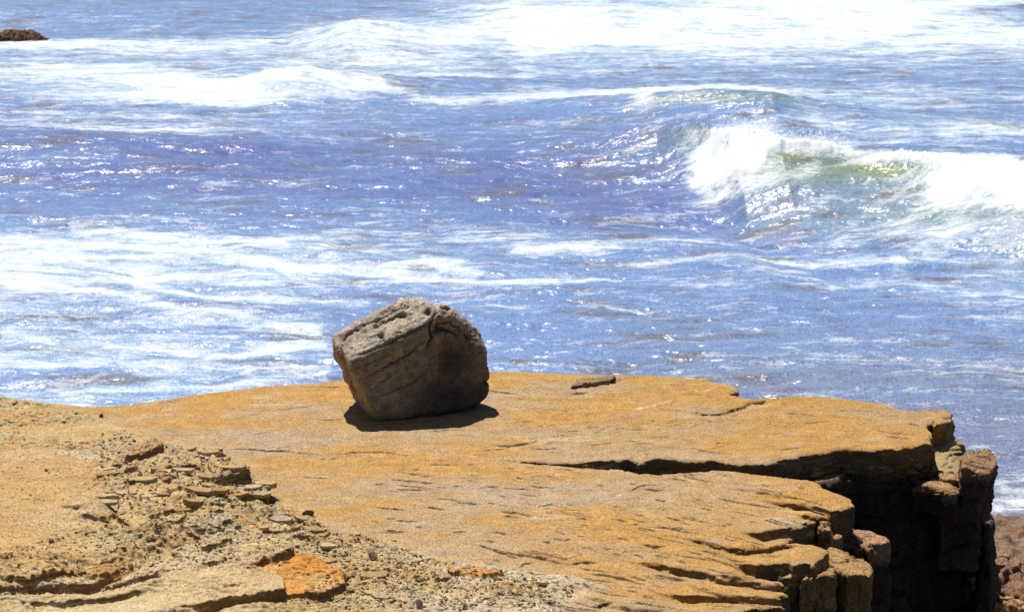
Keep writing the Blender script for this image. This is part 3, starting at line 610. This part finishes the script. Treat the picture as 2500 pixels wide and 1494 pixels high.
# lower shore rocks beyond
block('shore_rock', [(2400, 1262), (2440, 1248), (2500, 1256), (2700, 1262), (3000, 1330), (3000, 1420), (2560, 1420), (2470, 1380), (2420, 1330)], -3.35, 1.4, 'low purplish-brown shore rock down at the waterline', col=(.19, .125, .085), dark=(.05, .036, .03), darkz=(-4.1, -3.6), sub=7, k=.025, rough=.16)
block('shore_rock', [(2395, 1330), (2430, 1322), (2460, 1340), (2450, 1370), (2400, 1370)], -2.6, 1.8, 'small lit brown rock beside the foot of the black pillar', col=(.26, .165, .10), dark=(.05, .036, .03), darkz=(-3.6, -2.9), k=.018, rough=.12)
block('shore_rock', [(2440, 1368), (2500, 1352), (2600, 1360), (2620, 1450), (2500, 1470), (2450, 1420)], -2.4, 2.4, 'dark rock with a rough brown crest at the lower right corner', col=(.2, .12, .08), dark=(.04, .03, .025), darkz=(-2.9, -2.5), k=.02, rough=.16)
block('shore_rock', [(2396, 1455), (2440, 1450), (2500, 1462), (2560, 1500), (2400, 1500)], -1.8, 2.2, 'tan-topped flat rock at the very bottom right corner of the cleft', col=(.33, .2, .10), dark=(.05, .036, .03), darkz=(-2.1, -1.85), k=.014, rough=.14)
block('stone', [(2362, 1410), (2380, 1408), (2388, 1416), (2372, 1420)], -1.5, .12, 'small pale stone lodged in the dark bottom of the cleft', 'stone', col=(.34, .22, .11), darkz=(-9, -8), sub=4, rough=.03)

# ------------------------------------------------------------------ the sea
print('sea')
us = np.concatenate([np.linspace(-.9, -.256, 70), np.linspace(-.25, .25, 1150), np.linspace(.256, .9, 70)])
ys = np.concatenate([1/np.linspace(1/17, 1/24, 60), 1/np.linspace(1/24.05, 1/175, 780), 1/np.linspace(1/180, 1/6000, 90)])
YS, US = np.meshgrid(ys, us, indexing='ij'); XS = US*YS
sx, sy = pix(XS, YS, 0*XS+SEA_Z)
Z = np.zeros_like(XS)
fade = np.clip(120/YS, 0, 1)
Z += .26*fbm(XS*.08+YS*.03, YS*.20, 3, 200) + .10*fbm(XS*.25, YS*.6, 3, 202)*fade + .085*(1-2*np.abs(fbm(XS*.45+3, YS*.95+XS*.12, 3, 204)))*fade
Z += .035*fbm(XS*1.5, YS*2.6, 3, 208)*fade + .012*fbm(XS*5, YS*8, 2, 212)*np.clip(60/YS, 0, 1)
crests = []
def wave(pts, Lf, Lb, p=2.0):
    global Z
    w3 = [W(a, b, SEA_Z+h) + (h,) for a, b, h in pts]
    xs = np.array([q[0] for q in w3]); yy = np.array([q[1] for q in w3]); hh = np.array([q[3] for q in w3]); o = np.argsort(xs)
    yc = np.interp(XS, xs[o], yy[o]); h = np.interp(XS, xs[o], hh[o], left=hh[o][0], right=hh[o][-1])
    yc = yc + .35*fbm(XS*.5, XS*0, 3, len(pts)+210)
    s = yc-YS
    fr = h*np.clip(1-s/Lf, 0, 1)**p; bk = h*np.exp(-(s/Lb)**2)
    Z += np.where(s > 0, fr, bk) - .18*h*np.exp(-((s-Lf*1.15)/(Lf*.5))**2)
    return s, h
s1_, h1_ = wave([(900, 400, 0), (1250, 348, .35), (1450, 330, .75), (1600, 312, 1.1), (1700, 308, 1.35), (1780, 316, 1.65), (1900, 345, 1.55), (2050, 372, 1.3), (2200, 375, 1.35), (2330, 385, 1.5), (2500, 415, 1.5), (2700, 470, 1.3), (3200, 600, 1.2)], 8.5, 3.0, 2.2)
s2_, h2_ = wave([(800, 262, .1), (1250, 258, .25), (1500, 248, .5), (1600, 232, .8), (1720, 222, 1.0), (1880, 232, 1.0), (2000, 255, .6), (2200, 290, .2), (2500, 300, .1)], 6.5, 4, 1.7)
s3_, h3_ = wave([(300, 245, .05), (560, 205, .35), (660, 184, .85), (740, 174, 1.0), (850, 180, .8), (1100, 195, .5), (1400, 215, .2), (1800, 215, .1)], 6, 4, 1.6)
s4_, h4_ = wave([(500, 110, .1), (700, 95, .3), (800, 68, .9), (860, 50, 1.3), (950, 58, 1.1), (1100, 90, .5), (1400, 96, .12), (1600, 100, .02)], 7, 5, 1.6)
s5_, h5_ = wave([(-700, 330, .5), (0, 335, .5), (300, 350, .45), (700, 350, .25), (1000, 360, .1)], 6, 5, 1.5)
s6_, h6_ = wave([(900, 20, .3), (1500, 25, .9), (2500, 12, .6), (3500, 5, .6)], 9, 6, 1.5)
s7_, h7_ = wave([(1500, 640, .05), (2100, 600, .25), (2500, 560, .35), (3000, 560, .3)], 4, 3, 1.5)
# foam density map (a survey of where foam lies on the water)
sx0, sy0 = sx, sy
sx = sx + 70*fbm(XS*.22, YS*.30, 4, 300, .6); sy = sy + np.clip(900/YS, 4, 26)*1.4*fbm(XS*.30+9, YS*.42, 5, 305, .6)
sy = sy + 26*fbm(XS*.05+3, YS*.045, 4, 311, .6)*ss(60, 110, YS)
D = np.zeros_like(XS)
def blob(x, y, rx, ry, a, ang=0.0):
    global D
    c, s = math.cos(ang), math.sin(ang); dx, dy = sx-x, sy-y
    D = D + a*np.exp(-((dx*c+dy*s)/rx)**2 - ((-dx*s+dy*c)/ry)**2)
def fline(pts, wd, a):
    global D
    d, t = pdist(sx, sy + 0*sx, pts); D = D + a*np.exp(-(d/wd)**2)
def box(x0, x1, y0, y1, a, fx=150, fy=15):
    global D
    D = D + a*ss(x0-fx, x0+fx, sx)*(1-ss(x1-fx, x1+fx, sx))*ss(y0-fy, y0+fy, sy)*(1-ss(y1-fy, y1+fy, sy))
D += .16
yb = 20 + 25*ss(900, 1300, sx) + 40*ss(1200, 1500, sx)
D += .52*(.85+.7*fbm(XS*.07, YS*.06, 4, 317, .6))*ss(850, 1250, sx)*(1-ss(yb-15, yb+140, sy+30*fbm(XS*.03, YS*0+2, 3, 318)))*(1-ss(0, 400, -sy-200))
box(-200, 900, -80, 45, -.06)
blob(880, 75, 110, 24, .75); blob(1050, 92, 260, 24, .6); blob(1500, 105, 350, 18, .25); blob(1900, 60, 700, 60, .2); D -= .3*np.exp(-((sy-45)/16)**2)*ss(1500, 1700, sx)*ss(-.1, .3, fbm(XS*.12, YS*.1, 4, 313))
blob(60, 118, 230, 10, .5); blob(350, 125, 260, 14, .35); box(0, 1300, 105, 190, .28, 200, 20)
blob(180, 195, 330, 34, .6, .04); blob(480, 215, 160, 22, .6, .1); blob(300, 245, 350, 20, .45); blob(720, 235, 260, 18, .55); blob(560, 255, 240, 18, .35)
blob(900, 130, 220, 26, .35); blob(1000, 185, 330, 14, .3)
fline([(740, 228), (900, 238), (1050, 255), (1250, 262), (1450, 250), (1600, 232), (1720, 220), (1850, 226), (1960, 250), (2060, 268)], 7, .5)
fline([(1250, 240), (1500, 250)], 18, .25); blob(1575, 272, 38, 26, .75)
blob(120, 318, 330, 26, .5, .03); blob(480, 330, 220, 16, .4); blob(560, 300, 160, 10, .25); blob(300, 290, 300, 10, .3)
blob(2150, 240, 420, 30, .3); blob(2300, 330, 260, 22, .3); blob(1990, 330, 80, 12, .3); fline([(2000, 360), (2250, 348), (2500, 335)], 7, .25); blob(1330, 355, 60, 6, .55)
box(-300, 1700, 350, 520, -.16, 200, 30)
box(-300, 1350, 560, 720, .16, 250, 25); box(-300, 800, 580, 1050, .17, 160, 30)
fline([(0, 592), (250, 612), (600, 640), (900, 668), (1250, 695), (1500, 690)], 9, .42); fline([(150, 560), (500, 590), (700, 610)], 8, .25)
fline([(1030, 645), (1100, 655), (1180, 668)], 8, .4); fline([(1250, 622), (1500, 606), (1750, 598)], 9, .3); fline([(1500, 640), (1900, 636), (2200, 632)], 6, .3); fline([(1750, 650), (2300, 700)], 10, .2)
fline([(0, 700), (300, 740), (600, 790), (800, 820)], 10, .3); fline([(320, 700), (500, 735), (760, 740), (900, 745)], 10, .35); fline([(0, 830), (300, 845), (560, 870), (800, 850)], 12, .3)
fline([(0, 905), (400, 900), (800, 910)], 10, .25); fline([(150, 965), (500, 955), (800, 930)], 10, .3); blob(690, 862, 110, 14, .35); blob(80, 650, 200, 60, .15); blob(240, 985, 200, 12, .3)
blob(2440, 690, 200, 90, .22, -.3); blob(2350, 560, 150, 30, .3, -.3); fline([(2180, 640), (2350, 590), (2500, 540)], 12, .3); fline([(2000, 610), (2200, 560), (2330, 520)], 9, .2)
box(1250, 2400, 720, 1300, -.10, 200, 40); blob(2470, 1232, 90, 22, .9); blob(2480, 1200, 60, 8, .4); blob(1260, 770, 60, 10, .25)
box(1950, 2600, 960, 1180, -.03)
# the breaking lips
sxp, syp = pix(XS, YS, SEA_Z+Z)      # where the raised water stands on the survey
def eblob(x, y, rx, ry, a, ang=0.0, pw=2):
    global D, LIP
    c, s = math.cos(ang), math.sin(ang); dx, dy = sxp-x, syp-y
    g = a*np.exp(-(np.abs((dx*c+dy*s)/rx)**pw + np.abs((-dx*s+dy*c)/ry)**pw)); D = D + g; LIP = LIP + g
LIP = np.zeros_like(XS); tear = fbm(XS*1.1, YS*1.4, 5, 340, .65)
wm = (s1_ > -1.5) & (s1_ < 9)
eblob(1790, 385, 92, 62, 1.6, -.35, 3); eblob(1740, 425, 55, 30, 1.1, -.5, 3); eblob(1900, 352, 130, 16, .9, .1); eblob(1830, 462, 160, 16, .35, -.3)
eblob(2010, 362, 90, 10, .8, .15); eblob(2160, 388, 90, 9, .9, -.1); eblob(2260, 392, 130, 12, 1.1, .1); eblob(2400, 432, 115, 42, 1.6, .1, 3); eblob(2330, 470, 60, 24, .9, -.4, 3); eblob(2560, 460, 140, 40, 1.3, .2, 3); eblob(2450, 500, 120, 20, .5, .1)
eblob(1735, 322, 50, 6, .6); eblob(2145, 415, 60, 14, -.8); eblob(2040, 440, 160, 26, -.35, -.3)
D = D + LIP.clip(0, 1.5)*(tear*.7+.15); fcz = ss(.3, 1.2, s1_)*(1-ss(5, 9, s1_))*ss(.3, 1.1, h1_); D = D + fcz*.30*ss(.05, .45, fbm((XS+.55*s1_)*1.5, s1_*.22+YS*.05, 4, 360, .6)); white = ss(.55, 1.1, LIP+tear*.5)
Z += white*(.20*np.abs(fbm(XS*1.3, YS*1.3, 4, 230, .6)) + .03*np.abs(fbm(XS*4, YS*4, 3, 234, .6)) + .10)
D = np.where((sy < 330) & (sx < 1250), D*.78, D)
green = np.clip((.75+.9*fbm(XS*1.2, YS*2, 3, 350))*1.0*np.exp(-((sxp-2145)/70)**2-((syp-416)/16)**2)*1.3 + .7*np.exp(-((sxp-1930)/60)**2-((syp-378)/14)**2) + .4*np.exp(-((sxp-2000)/200)**2-((syp-410)/40)**2) + .35*np.exp(-((sxp-880)/180)**2-((syp-150)/20)**2)
                + .3*np.exp(-((sxp-1740)/150)**2-((syp-240)/12)**2) + .35*np.exp(-((sxp-2300)/150)**2-((syp-520)/30)**2), 0, 1)*(1-ss(.6, 1, LIP))
murk = np.clip(.35*np.exp(-((sx-1640)/90)**2-((sy-345)/26)**2) + .25*ss(850, 1100, sy)*ss(1700, 2300, sx), 0, 1)
def scol(c, d, t): return c*(1-t[..., None]) + np.array(d)*t[..., None]
sn1 = fbm(XS*.10, YS*.35, 4, 320, .6); sn2 = fbm(XS*.45, YS*1.5, 4, 324, .6); sn3 = fbm(XS*.3+4, YS*1.1, 4, 328, .6)
SC_ = np.zeros(XS.shape+(3,)) + np.array((.155, .25, .485))
SC_ = scol(SC_, (.36, .49, .64), np.clip(ss(.15, .75, D+.35*sn2)*.75, 0, 1))
band = np.exp(-((sy-430-.05*(sx-900))/95)**2)*(1-.5*ss(1500, 2300, sx)) + .45*np.exp(-((sy-200)/22)**2)*np.exp(-((sx-900)/380)**2)
SC_ = scol(SC_, (.095, .125, .34), np.clip(band*(.7+.8*sn1+.6*sn2), 0, 1))
SC_ = scol(SC_, (.17, .21, .31), np.clip(ss(700, 1000, sy)*ss(1100, 1900, sx)*(.7+.8*sn1), 0, 1))
fc1 = np.clip(ss(0, .8, s1_)*(1-ss(4, 9, s1_))*ss(.2, 1.0, h1_), 0, 1); SC_ = scol(SC_, (.13, .18, .36), fc1*.6*(1-ss(1700, 1850, sxp))); SC_ = scol(SC_, (.20, .28, .37), fc1*.75*ss(1700, 1850, sxp))
SC_ = scol(SC_, (.21, .29, .27), np.clip(ss(-.2, .3, s1_)*(1-ss(.9, 3.2, s1_))*ss(.9, 1.4, h1_)*(.7+sn2), 0, 1)*.75)
SC_ = scol(SC_, (.19, .27, .24), np.clip(ss(-.6, .1, s2_)*(1-ss(.5, 2, s2_))*ss(.5, .9, h2_)+ss(-.6, .1, s3_)*(1-ss(.5, 2, s3_))*ss(.5, .9, h3_), 0, 1)*.5)
SC_ = scol(SC_, (.14, .125, .12), ss(.12, .34, sn3)*(1-ss(.3, .8, D))*.7)
SC_ = scol(SC_, (.17, .12, .20), ss(.16, .4, -sn2)*(1-ss(.3, .8, D))*.5)
Vs = np.stack([XS, YS, Z+SEA_Z], -1).reshape(-1, 3); r_, c2_ = XS.shape; ix = np.arange(r_*c2_).reshape(r_, c2_)
Fs = np.stack([ix[:-1, :-1], ix[:-1, 1:], ix[1:, 1:], ix[1:, :-1]], -1).reshape(-1, 4)
k = NT('sea_water'); geo = k.n('NewGeometry').outputs['Position']
def att(n): return k.n('Attribute', attribute_name=n).outputs['Fac']
def mapped(v, sc, rz=0.0):
    q = k.n('Mapping'); q.inputs['Scale'].default_value = sc; q.inputs['Rotation'].default_value = (0, 0, rz); k.l(v, q.inputs['Vector']); return q.outputs[0]
def addv(v, nz, amt):
    q = k.n('TexNoise', Scale=nz, Detail=3); k.l(v, q.inputs['Vector']); s = k.n('VectorMath', operation='SCALE'); s.inputs['Scale'].default_value = amt
    m = k.n('VectorMath', operation='SUBTRACT'); m.inputs[1].default_value = (.5, .5, .5); k.l(q.outputs['Color'], m.inputs[0]); k.l(m.outputs[0], s.inputs[0])
    a = k.n('VectorMath', operation='ADD'); k.l(v, a.inputs[0]); k.l(s.outputs[0], a.inputs[1]); return a.outputs[0]
wv = addv(addv(geo, .35, 1.6), 1.6, .35)
nA_ = k.noise(mapped(wv, (.30, 1.1, 1), .05), 1.1, 8, .66)           # patches
nF_ = k.noise(mapped(wv, (.20, 1.1, 1), .03), 1.5, 5, .6)            # filaments: the level line of a drawn-out noise
rid = k.ramp(k.mul(k.mul(nF_, .5, 'SUBTRACT'), 0.0, 'ABSOLUTE'), .0, .07, 1., 0.)
nB_ = k.noise(mapped(wv, (.45, 1.0, 1), .1), 5.0, 5, .72)            # lace
nC_ = k.noise(mapped(geo, (1.0, .4, 1)), 24.0, 3, .8)                # flecks
den = att('foam')
tot = k.mul(k.mul(nA_, .50), k.mul(nB_, .30), 'ADD'); tot = k.mul(tot, k.mul(nC_, .26), 'ADD'); tot = k.mul(tot, k.mul(rid, .065), 'ADD')   # mean about .55
tot = k.mul(tot, k.mul(den, .225), 'ADD')
foam = k.ramp(tot, .61, .82)
fs = k.n('Mix', data_type='RGBA'); scv = k.n('Attribute', attribute_name='Col').outputs['Color']
base = k.n('Mix', data_type='RGBA'); k.l(scv, base.inputs['A']); base.inputs['B'].default_value = (.20, .26, .07, 1); k.l(k.mul(att('green'), .8), base.inputs['Factor'])
b2 = k.n('Mix', data_type='RGBA'); k.l(base.outputs['Result'], b2.inputs['A']); b2.inputs['B'].default_value = (.15, .07, .08, 1); k.l(k.mul(att('murk'), .6), b2.inputs['Factor'])
spk = k.ramp(k.noise(mapped(geo, (1.0, .25, 1)), 34.0, 2, .8), .34, .66, .68, 1.32)
k.l(scale_col(k, b2.outputs['Result'], spk), fs.inputs['A']); fs.inputs['B'].default_value = (.80, .84, .87, 1); k.l(foam, fs.inputs['Factor'])
k.l(fs.outputs['Result'], k.b.inputs['Base Color'])
k.l(k.ramp(foam, 0, 1, .25, .8), k.b.inputs['Roughness']); k.b.inputs['IOR'].default_value = 1.33
k.l(k.ramp(foam, 0, 1, .5, .1), k.b.inputs['Specular IOR Level'])
hsum = k.mul(k.mul(k.noise(mapped(wv, (.38, 1, 1)), 2.0, 4, .55), 1.2), k.mul(k.noise(mapped(geo, (.5, 1, 1), -.1), 8, 2, .5), .22), 'ADD')
bmp = k.n('Bump', Strength=.6, Distance=.17); k.l(k.ramp(foam, .5, 1, .6, .2), bmp.inputs['Strength']); k.l(k.mul(hsum, k.mul(foam, .12), 'ADD'), bmp.inputs['Height']); k.l(bmp.outputs[0], k.b.inputs['Normal'])
sea = mesh_np('sea', Vs, Fs, k.m, col=SC_.reshape(-1, 3), attrs={'foam': D.ravel(), 'green': green.ravel(), 'murk': murk.ravel()})
tag(sea, 'choppy blue sea streaked with white foam and one breaking wave', kind='structure')

# ------------------------------------------------------------------ far rock with weed, in the surf
cx, cy, cz_ = W(30, 108, SEA_Z)
P, f = convex([((0, 0, 1), .62), ((0, 0, -1), .6), ((-1, 0, .35), 2.0), ((1, 0, .8), 1.6), ((0, -1, .6), .8), ((0, 1, .6), .8), ((.35, -.4, 1), .72), ((-.3, -.3, 1), .7)], None, (2, 1, .6), 6, .08, 5)
P[:, 0] *= 1.12
n = normals(P, f); P = P+n*(.26*fbm3(P*2.2, 4, 50, .6) + .28*np.abs(fbm3(P*6, 3, 54, .6)))[:, None]
nn = fbm3(P*5, 3, 57); Cw = mx(np.zeros((len(P), 3))+np.array((.13, .06, .035)), (.045, .04, .015), ss(-.05, .2, nn)); Cw = mx(Cw, (.25, .14, .09), ss(.1, .35, fbm3(P*9, 2, 60)))
o = mesh_np('sea_rock', P, f, M_block, col=Cw); o.location = (cx, cy, cz_)
tag(o, 'low weed-covered brown rock showing above the surf far out at the left', 'rock')

# ------------------------------------------------------------------ stones
print('stones')
protos = []
for i in range(14):
    bm = bmesh.new(); q = random.Random(100+i); fl = q.uniform(.28, .55)
    for _ in range(q.randint(12, 20)):
        v = Vector((q.gauss(0, 1), q.gauss(0, 1), q.gauss(0, 1))).normalized(); bm.verts.new((v.x*q.uniform(.8, 1.15), v.y*.75*q.uniform(.8, 1.1), v.z*fl))
    r = bmesh.ops.convex_hull(bm, input=bm.verts); bmesh.ops.delete(bm, geom=[g for g in r['geom_interior'] if isinstance(g, bmesh.types.BMVert)], context='VERTS')
    bmesh.ops.bevel(bm, geom=bm.edges[:], offset=.05, segments=1, affect='EDGES'); bmesh.ops.triangulate(bm, faces=bm.faces[:])
    bm.verts.index_update(); protos.append((np.array([v.co[:] for v in bm.verts]), np.array([[v.index for v in g.verts] for g in bm.faces]))); bm.free()
for i in range(12):
    bm = bmesh.new(); q = random.Random(300+i); m = q.randint(4, 7); th = q.uniform(.10, .24); a0 = q.uniform(0, 6)
    ring = [(math.cos(a0+6.283*(j+q.uniform(-.3, .3))/m)*q.uniform(.7, 1.2), math.sin(a0+6.283*(j+q.uniform(-.3, .3))/m)*q.uniform(.45, .85)) for j in range(m)]
    for x, y in ring: bm.verts.new((x, y, th*q.uniform(.7, 1.2))); bm.verts.new((x*q.uniform(.9, 1.1), y*q.uniform(.9, 1.1), -th))
    r = bmesh.ops.convex_hull(bm, input=bm.verts); bmesh.ops.delete(bm, geom=[g for g in r['geom_interior'] if isinstance(g, bmesh.types.BMVert)], context='VERTS')
    bmesh.ops.triangulate(bm, faces=bm.faces[:]); bm.verts.index_update(); protos.append((np.array([v.co[:] for v in bm.verts]), np.array([[v.index for v in g.verts] for g in bm.faces]))); bm.free()
def stone_col(q):
    c = q.choice([(.37, .27, .15), (.42, .35, .25), (.34, .21, .09), (.24, .15, .08), (.46, .30, .12), (.44, .40, .34), (.17, .12, .08), (.40, .28, .13), (.31, .26, .20), (.40, .31, .16)]); g = q.uniform(.65, 1.25)
    return np.array(c)*g
named = [  # survey x, y, half-width in survey units, flatness, label, colour
    (246, 1018, 7, 1.0, 'small dark brown stone on the pale shale crest near the water', (.16, .09, .05)), (125, 1338, 8, .8, 'lone dark red-brown stone sitting on the bare sandy patch', (.2, .1, .07)),
    (493, 1377, 11, .6, 'round dark stone embedded in the grey plate above the orange shelf', (.14, .1, .07)), (452, 1374, 8, .6, 'smaller dark stone left of the round embedded one', (.17, .12, .08)),
    (322, 1182, 14, .7, 'dark rounded stone under a shale lip beside the sandy patch', (.16, .12, .08)), (44, 1136, 8, .5, 'flat brown chip alone high on the sandy patch', (.27, .17, .08)),
    (112, 1148, 5, .7, 'small brown pebble above the sandy patch centre', (.25, .15, .07)), (752, 1258, 15, .7, 'dark cubic stone at the broken edge between shale and smooth slab', (.15, .1, .07)),
    (958, 1318, 9, .6, 'dark-bottomed pebble lying out on the smooth slab edge', (.3, .22, .16)), (908, 1365, 16, .8, 'brown angular stone standing in the middle of the rubble', (.28, .2, .12)),
    (1070, 1402, 7, .7, 'dark round pebble on the pale grey patch right of the rubble', (.2, .15, .1)), (560, 1108, 11, .8, 'orange stone at the top of the crumbling shale edge', (.42, .2, .08)),
    (566, 1128, 9, .9, 'orange-brown knob second down the crumbling shale edge', (.38, .2, .09)), (648, 1182, 12, .8, 'largest orange knob above the dark crumbled pit', (.42, .22, .09)),
    (635, 1202, 9, .8, 'round tan stone perched within the dark crumbled pit', (.42, .26, .12)), (651, 1214, 7, .8, 'pale buff stone low in the crumbled pit', (.46, .33, .2)), (622, 1228, 14, .6, 'flat grey-tan stone on the floor of the crumbled pit', (.36, .28, .18)),
    (1320, 1425, 13, .7, 'pale square stone on the orange plate near the bottom edge', (.52, .42, .22)), (806, 1335, 10, .6, 'small dark stone beside the grey broken plates', (.2, .15, .1)), (1183, 1473, 12, .6, 'pale tan block lying near the bottom edge', (.5, .4, .24)),
    (1023, 1485, 14, .9, 'upright grey-purple stone at the bottom of the rubble', (.30, .25, .21)), (35, 988, 9, .7, 'pale knob on the skyline of the shale crest', (.44, .30, .15)), (213, 1003, 8, .5, 'flat chip on the skyline of the shale crest', (.36, .25, .14))]
def add_stone(x, y, r, q, label, col, group=None, sc=(1, 1, 1)):
    v, f = protos[q.randrange(len(protos))]; a = q.uniform(0, 6.28); c, s = math.cos(a), math.sin(a)
    vv = v*r; vv = np.stack([vv[:, 0]*c-vv[:, 1]*s, vv[:, 0]*s+vv[:, 1]*c, vv[:, 2]], 1)*np.array(sc)
    o = mesh_np('stone', vv, f, M_stone, col=np.tile(np.array(col), (len(v), 1)), smooth=False)
    o.location = (x, y, ground(x, y) + abs(vv[:, 2]).max()*.45); o.rotation_euler = (q.uniform(-.3, .3), q.uniform(-.25, .25), 0)
    return tag(o, label, 'stone', group)
q = random.Random(21)
for a, b, hw, fl, lab, c in named:
    x, y, _ = W(a, b, .15 if a < 700 else .03); x, y, _ = W(a, b, ground(x, y)); add_stone(x, y, hw*y/F*1.15, q, lab, c, sc=(1, 1, 1.3*fl/.7))
# flat purple-brown flake at the back edge of the slab
v0 = []; fk = [(1388, 940), (1400, 930), (1440, 920), (1490, 915), (1505, 918), (1490, 927), (1440, 935), (1400, 942)]
block('flat_stone', fk, .055, .06, 'flat purplish-brown stone flake lying at the back edge of the slab', 'stone', col=(.24, .155, .095), darkz=(-9, -8), sub=6, k=.01, rough=.012)
zones = [('loose stones in the rubble below the shale edge', 'loose tan or grey shale stone in the rubble beside the smooth slab', [(690, 1250), (830, 1300), (1000, 1345), (1180, 1400), (1400, 1440), (1380, 1500), (700, 1500), (830, 1430), (840, 1390), (720, 1330)], 150, (4, 15)),
         ('loose stones on the shale steps', 'loose tan shale stone on the broken steps at the left', [(260, 1080), (500, 1100), (660, 1190), (680, 1250), (800, 1310), (700, 1320), (600, 1300), (300, 1330), (260, 1200)], 90, (5, 17)),
         ('loose chips on the sandy patch', 'small brown chip on the sandy patch at the far left', [(0, 1040), (240, 1080), (280, 1220), (220, 1340), (0, 1400)], 40, (2.5, 5))]
for g, lab, zp, cnt, (r0, r1) in zones:
    k2 = 0; xs = [p[0] for p in zp]; yy = [p[1] for p in zp]
    while k2 < cnt:
        a, b = q.uniform(min(xs), max(xs)), q.uniform(min(yy), max(yy))
        if not inside(np.array([a]), np.array([b]), zp)[0]: continue
        x, y, _ = W(a, b, .1 if a < 700 else .02); r = (r0+(r1-r0)*q.random()**2.6)*y/F
        add_stone(x, y, r, q, lab, stone_col(q), g, sc=(1, q.uniform(.8, 1.2), q.uniform(.6, 1.1))); k2 += 1
slabz = [(300, 1090), (480, 1095), (600, 1150), (680, 1200), (700, 1260), (820, 1330), (840, 1390), (930, 1410), (1080, 1450), (1080, 1494), (850, 1480), (840, 1420), (700, 1330), (560, 1290), (260, 1290), (240, 1200)]
k2 = 0
while k2 < 42:
    a, b = q.uniform(240, 1080), q.uniform(1085, 1494)
    if not inside(np.array([a]), np.array([b]), slabz)[0]: continue
    x, y, _ = W(a, b, .1 if a < 700 else .02); r = q.uniform(10, 32)*y/F; v, f = protos[14+q.randrange(12)]
    an = q.uniform(-.5, .5); c, s_ = math.cos(an), math.sin(an); vv = v*r*np.array([1.15, .95, min(1, .035/(.17*r*1.6))*q.uniform(.8, 1.3)]); vv = np.stack([vv[:, 0]*c-vv[:, 1]*s_, vv[:, 0]*s_+vv[:, 1]*c, vv[:, 2]], 1)
    o = mesh_np('flat_stone', vv, f, M_stone, col=np.tile(np.array(q.choice([(.40, .29, .15), (.37, .25, .12), (.42, .33, .20), (.34, .2, .08), (.36, .28, .19)]))*q.uniform(.85, 1.15), (len(v), 1)), smooth=False)
    o.location = (x, y, max(ground(x+dx*r, y+dy*r) for dx in (-.5, 0, .5) for dy in (-.5, 0, .5))-.004); o.rotation_euler = (q.uniform(-.02, .18), q.uniform(-.1, .1), 0)
    tag(o, 'loose thin angular tan shale plate lying on the broken ground left of the smooth ledge', 'stone', 'thin loose shale plates on the broken ground'); k2 += 1
# gravel and chips: uncountable
VV, FF, CC = [], [], []; n0 = 0
chipz = [(zones[0][2], 5200, (1.2, 6.5)), ([(240, 1040), (500, 1090), (680, 1190), (700, 1260), (840, 1310), (820, 1390), (600, 1400), (0, 1494), (0, 1400), (260, 1330)], 6000, (1.3, 7)), (zones[2][2], 2400, (.7, 3.0)), ([(900, 1320), (1100, 1340), (1500, 1420), (1500, 1500), (1100, 1500)], 500, (1, 3))]
for zp, cnt, (r0, r1) in chipz:
    xs = [p[0] for p in zp]; yy = [p[1] for p in zp]; k2 = 0
    while k2 < cnt:
        a, b = q.uniform(min(xs), max(xs)), q.uniform(min(yy), max(yy))
        if not inside(np.array([a]), np.array([b]), zp)[0]: continue
        x, y, _ = W(a, b, .1 if a < 700 else .02); r = (r0+(r1-r0)*q.random()**2)*y/F
        v, f = protos[q.randrange(len(protos))]; an = q.uniform(0, 6.28); c, s = math.cos(an), math.sin(an); vv = v*r*np.array([1.2, 1, .8]); ta = q.gauss(0, .3); vv = np.stack([vv[:, 0], vv[:, 1]*math.cos(ta)-vv[:, 2]*math.sin(ta), vv[:, 1]*math.sin(ta)+vv[:, 2]*math.cos(ta)], 1)
        vv = np.stack([vv[:, 0]*c-vv[:, 1]*s+x, vv[:, 0]*s+vv[:, 1]*c+y, vv[:, 2]+ground(x, y)+r*.12], 1)
        VV.append(vv); FF.append(f+n0); CC.append(np.tile(stone_col(q), (len(v), 1))); n0 += len(v); k2 += 1
o = mesh_np('rubble', np.concatenate(VV), np.concatenate(FF), M_stone, col=np.concatenate(CC), smooth=False)
tag(o, 'fine broken shale chips strewn over the left of the ledge', kind='stuff')
# spray thrown up by the breaking wave
VV, FF = [], []; n0 = 0; tv, tf = ico(1)
MW = NT('spray_white'); MW.b.inputs['Base Color'].default_value = (.9, .92, .94, 1); MW.b.inputs['Roughness'].default_value = .6; tr_ = MW.n('BsdfTranslucent'); tr_.inputs[0].default_value = (.95, .97, 1, 1); ms_ = MW.n('MixShader'); ms_.inputs[0].default_value = .6; MW.l(MW.b.outputs[0], ms_.inputs[1]); MW.l(tr_.outputs[0], ms_.inputs[2]); MW.l(ms_.outputs[0], MW.t.nodes['Material Output'].inputs[0])
lipi = np.argwhere((white > .1) & (s1_ > -.8) & (s1_ < .1)); pick = lipi[RNG.integers(0, len(lipi), 900)]
for i, j in pick:
    r = abs(q.gauss(.008, .006))+.005; p = np.array([XS[i, j]+q.gauss(0, .25), YS[i, j]+q.gauss(0, .2), SEA_Z+Z[i, j]+abs(q.gauss(.0, .16))])
    VV.append(tv*r+p); FF.append(tf+n0); n0 += len(tv)
o = mesh_np('sea_spray', np.concatenate(VV), np.concatenate(FF), MW.m)
tag(o, 'fine white droplets of spray above the breaking wave', kind='stuff')
print('done')
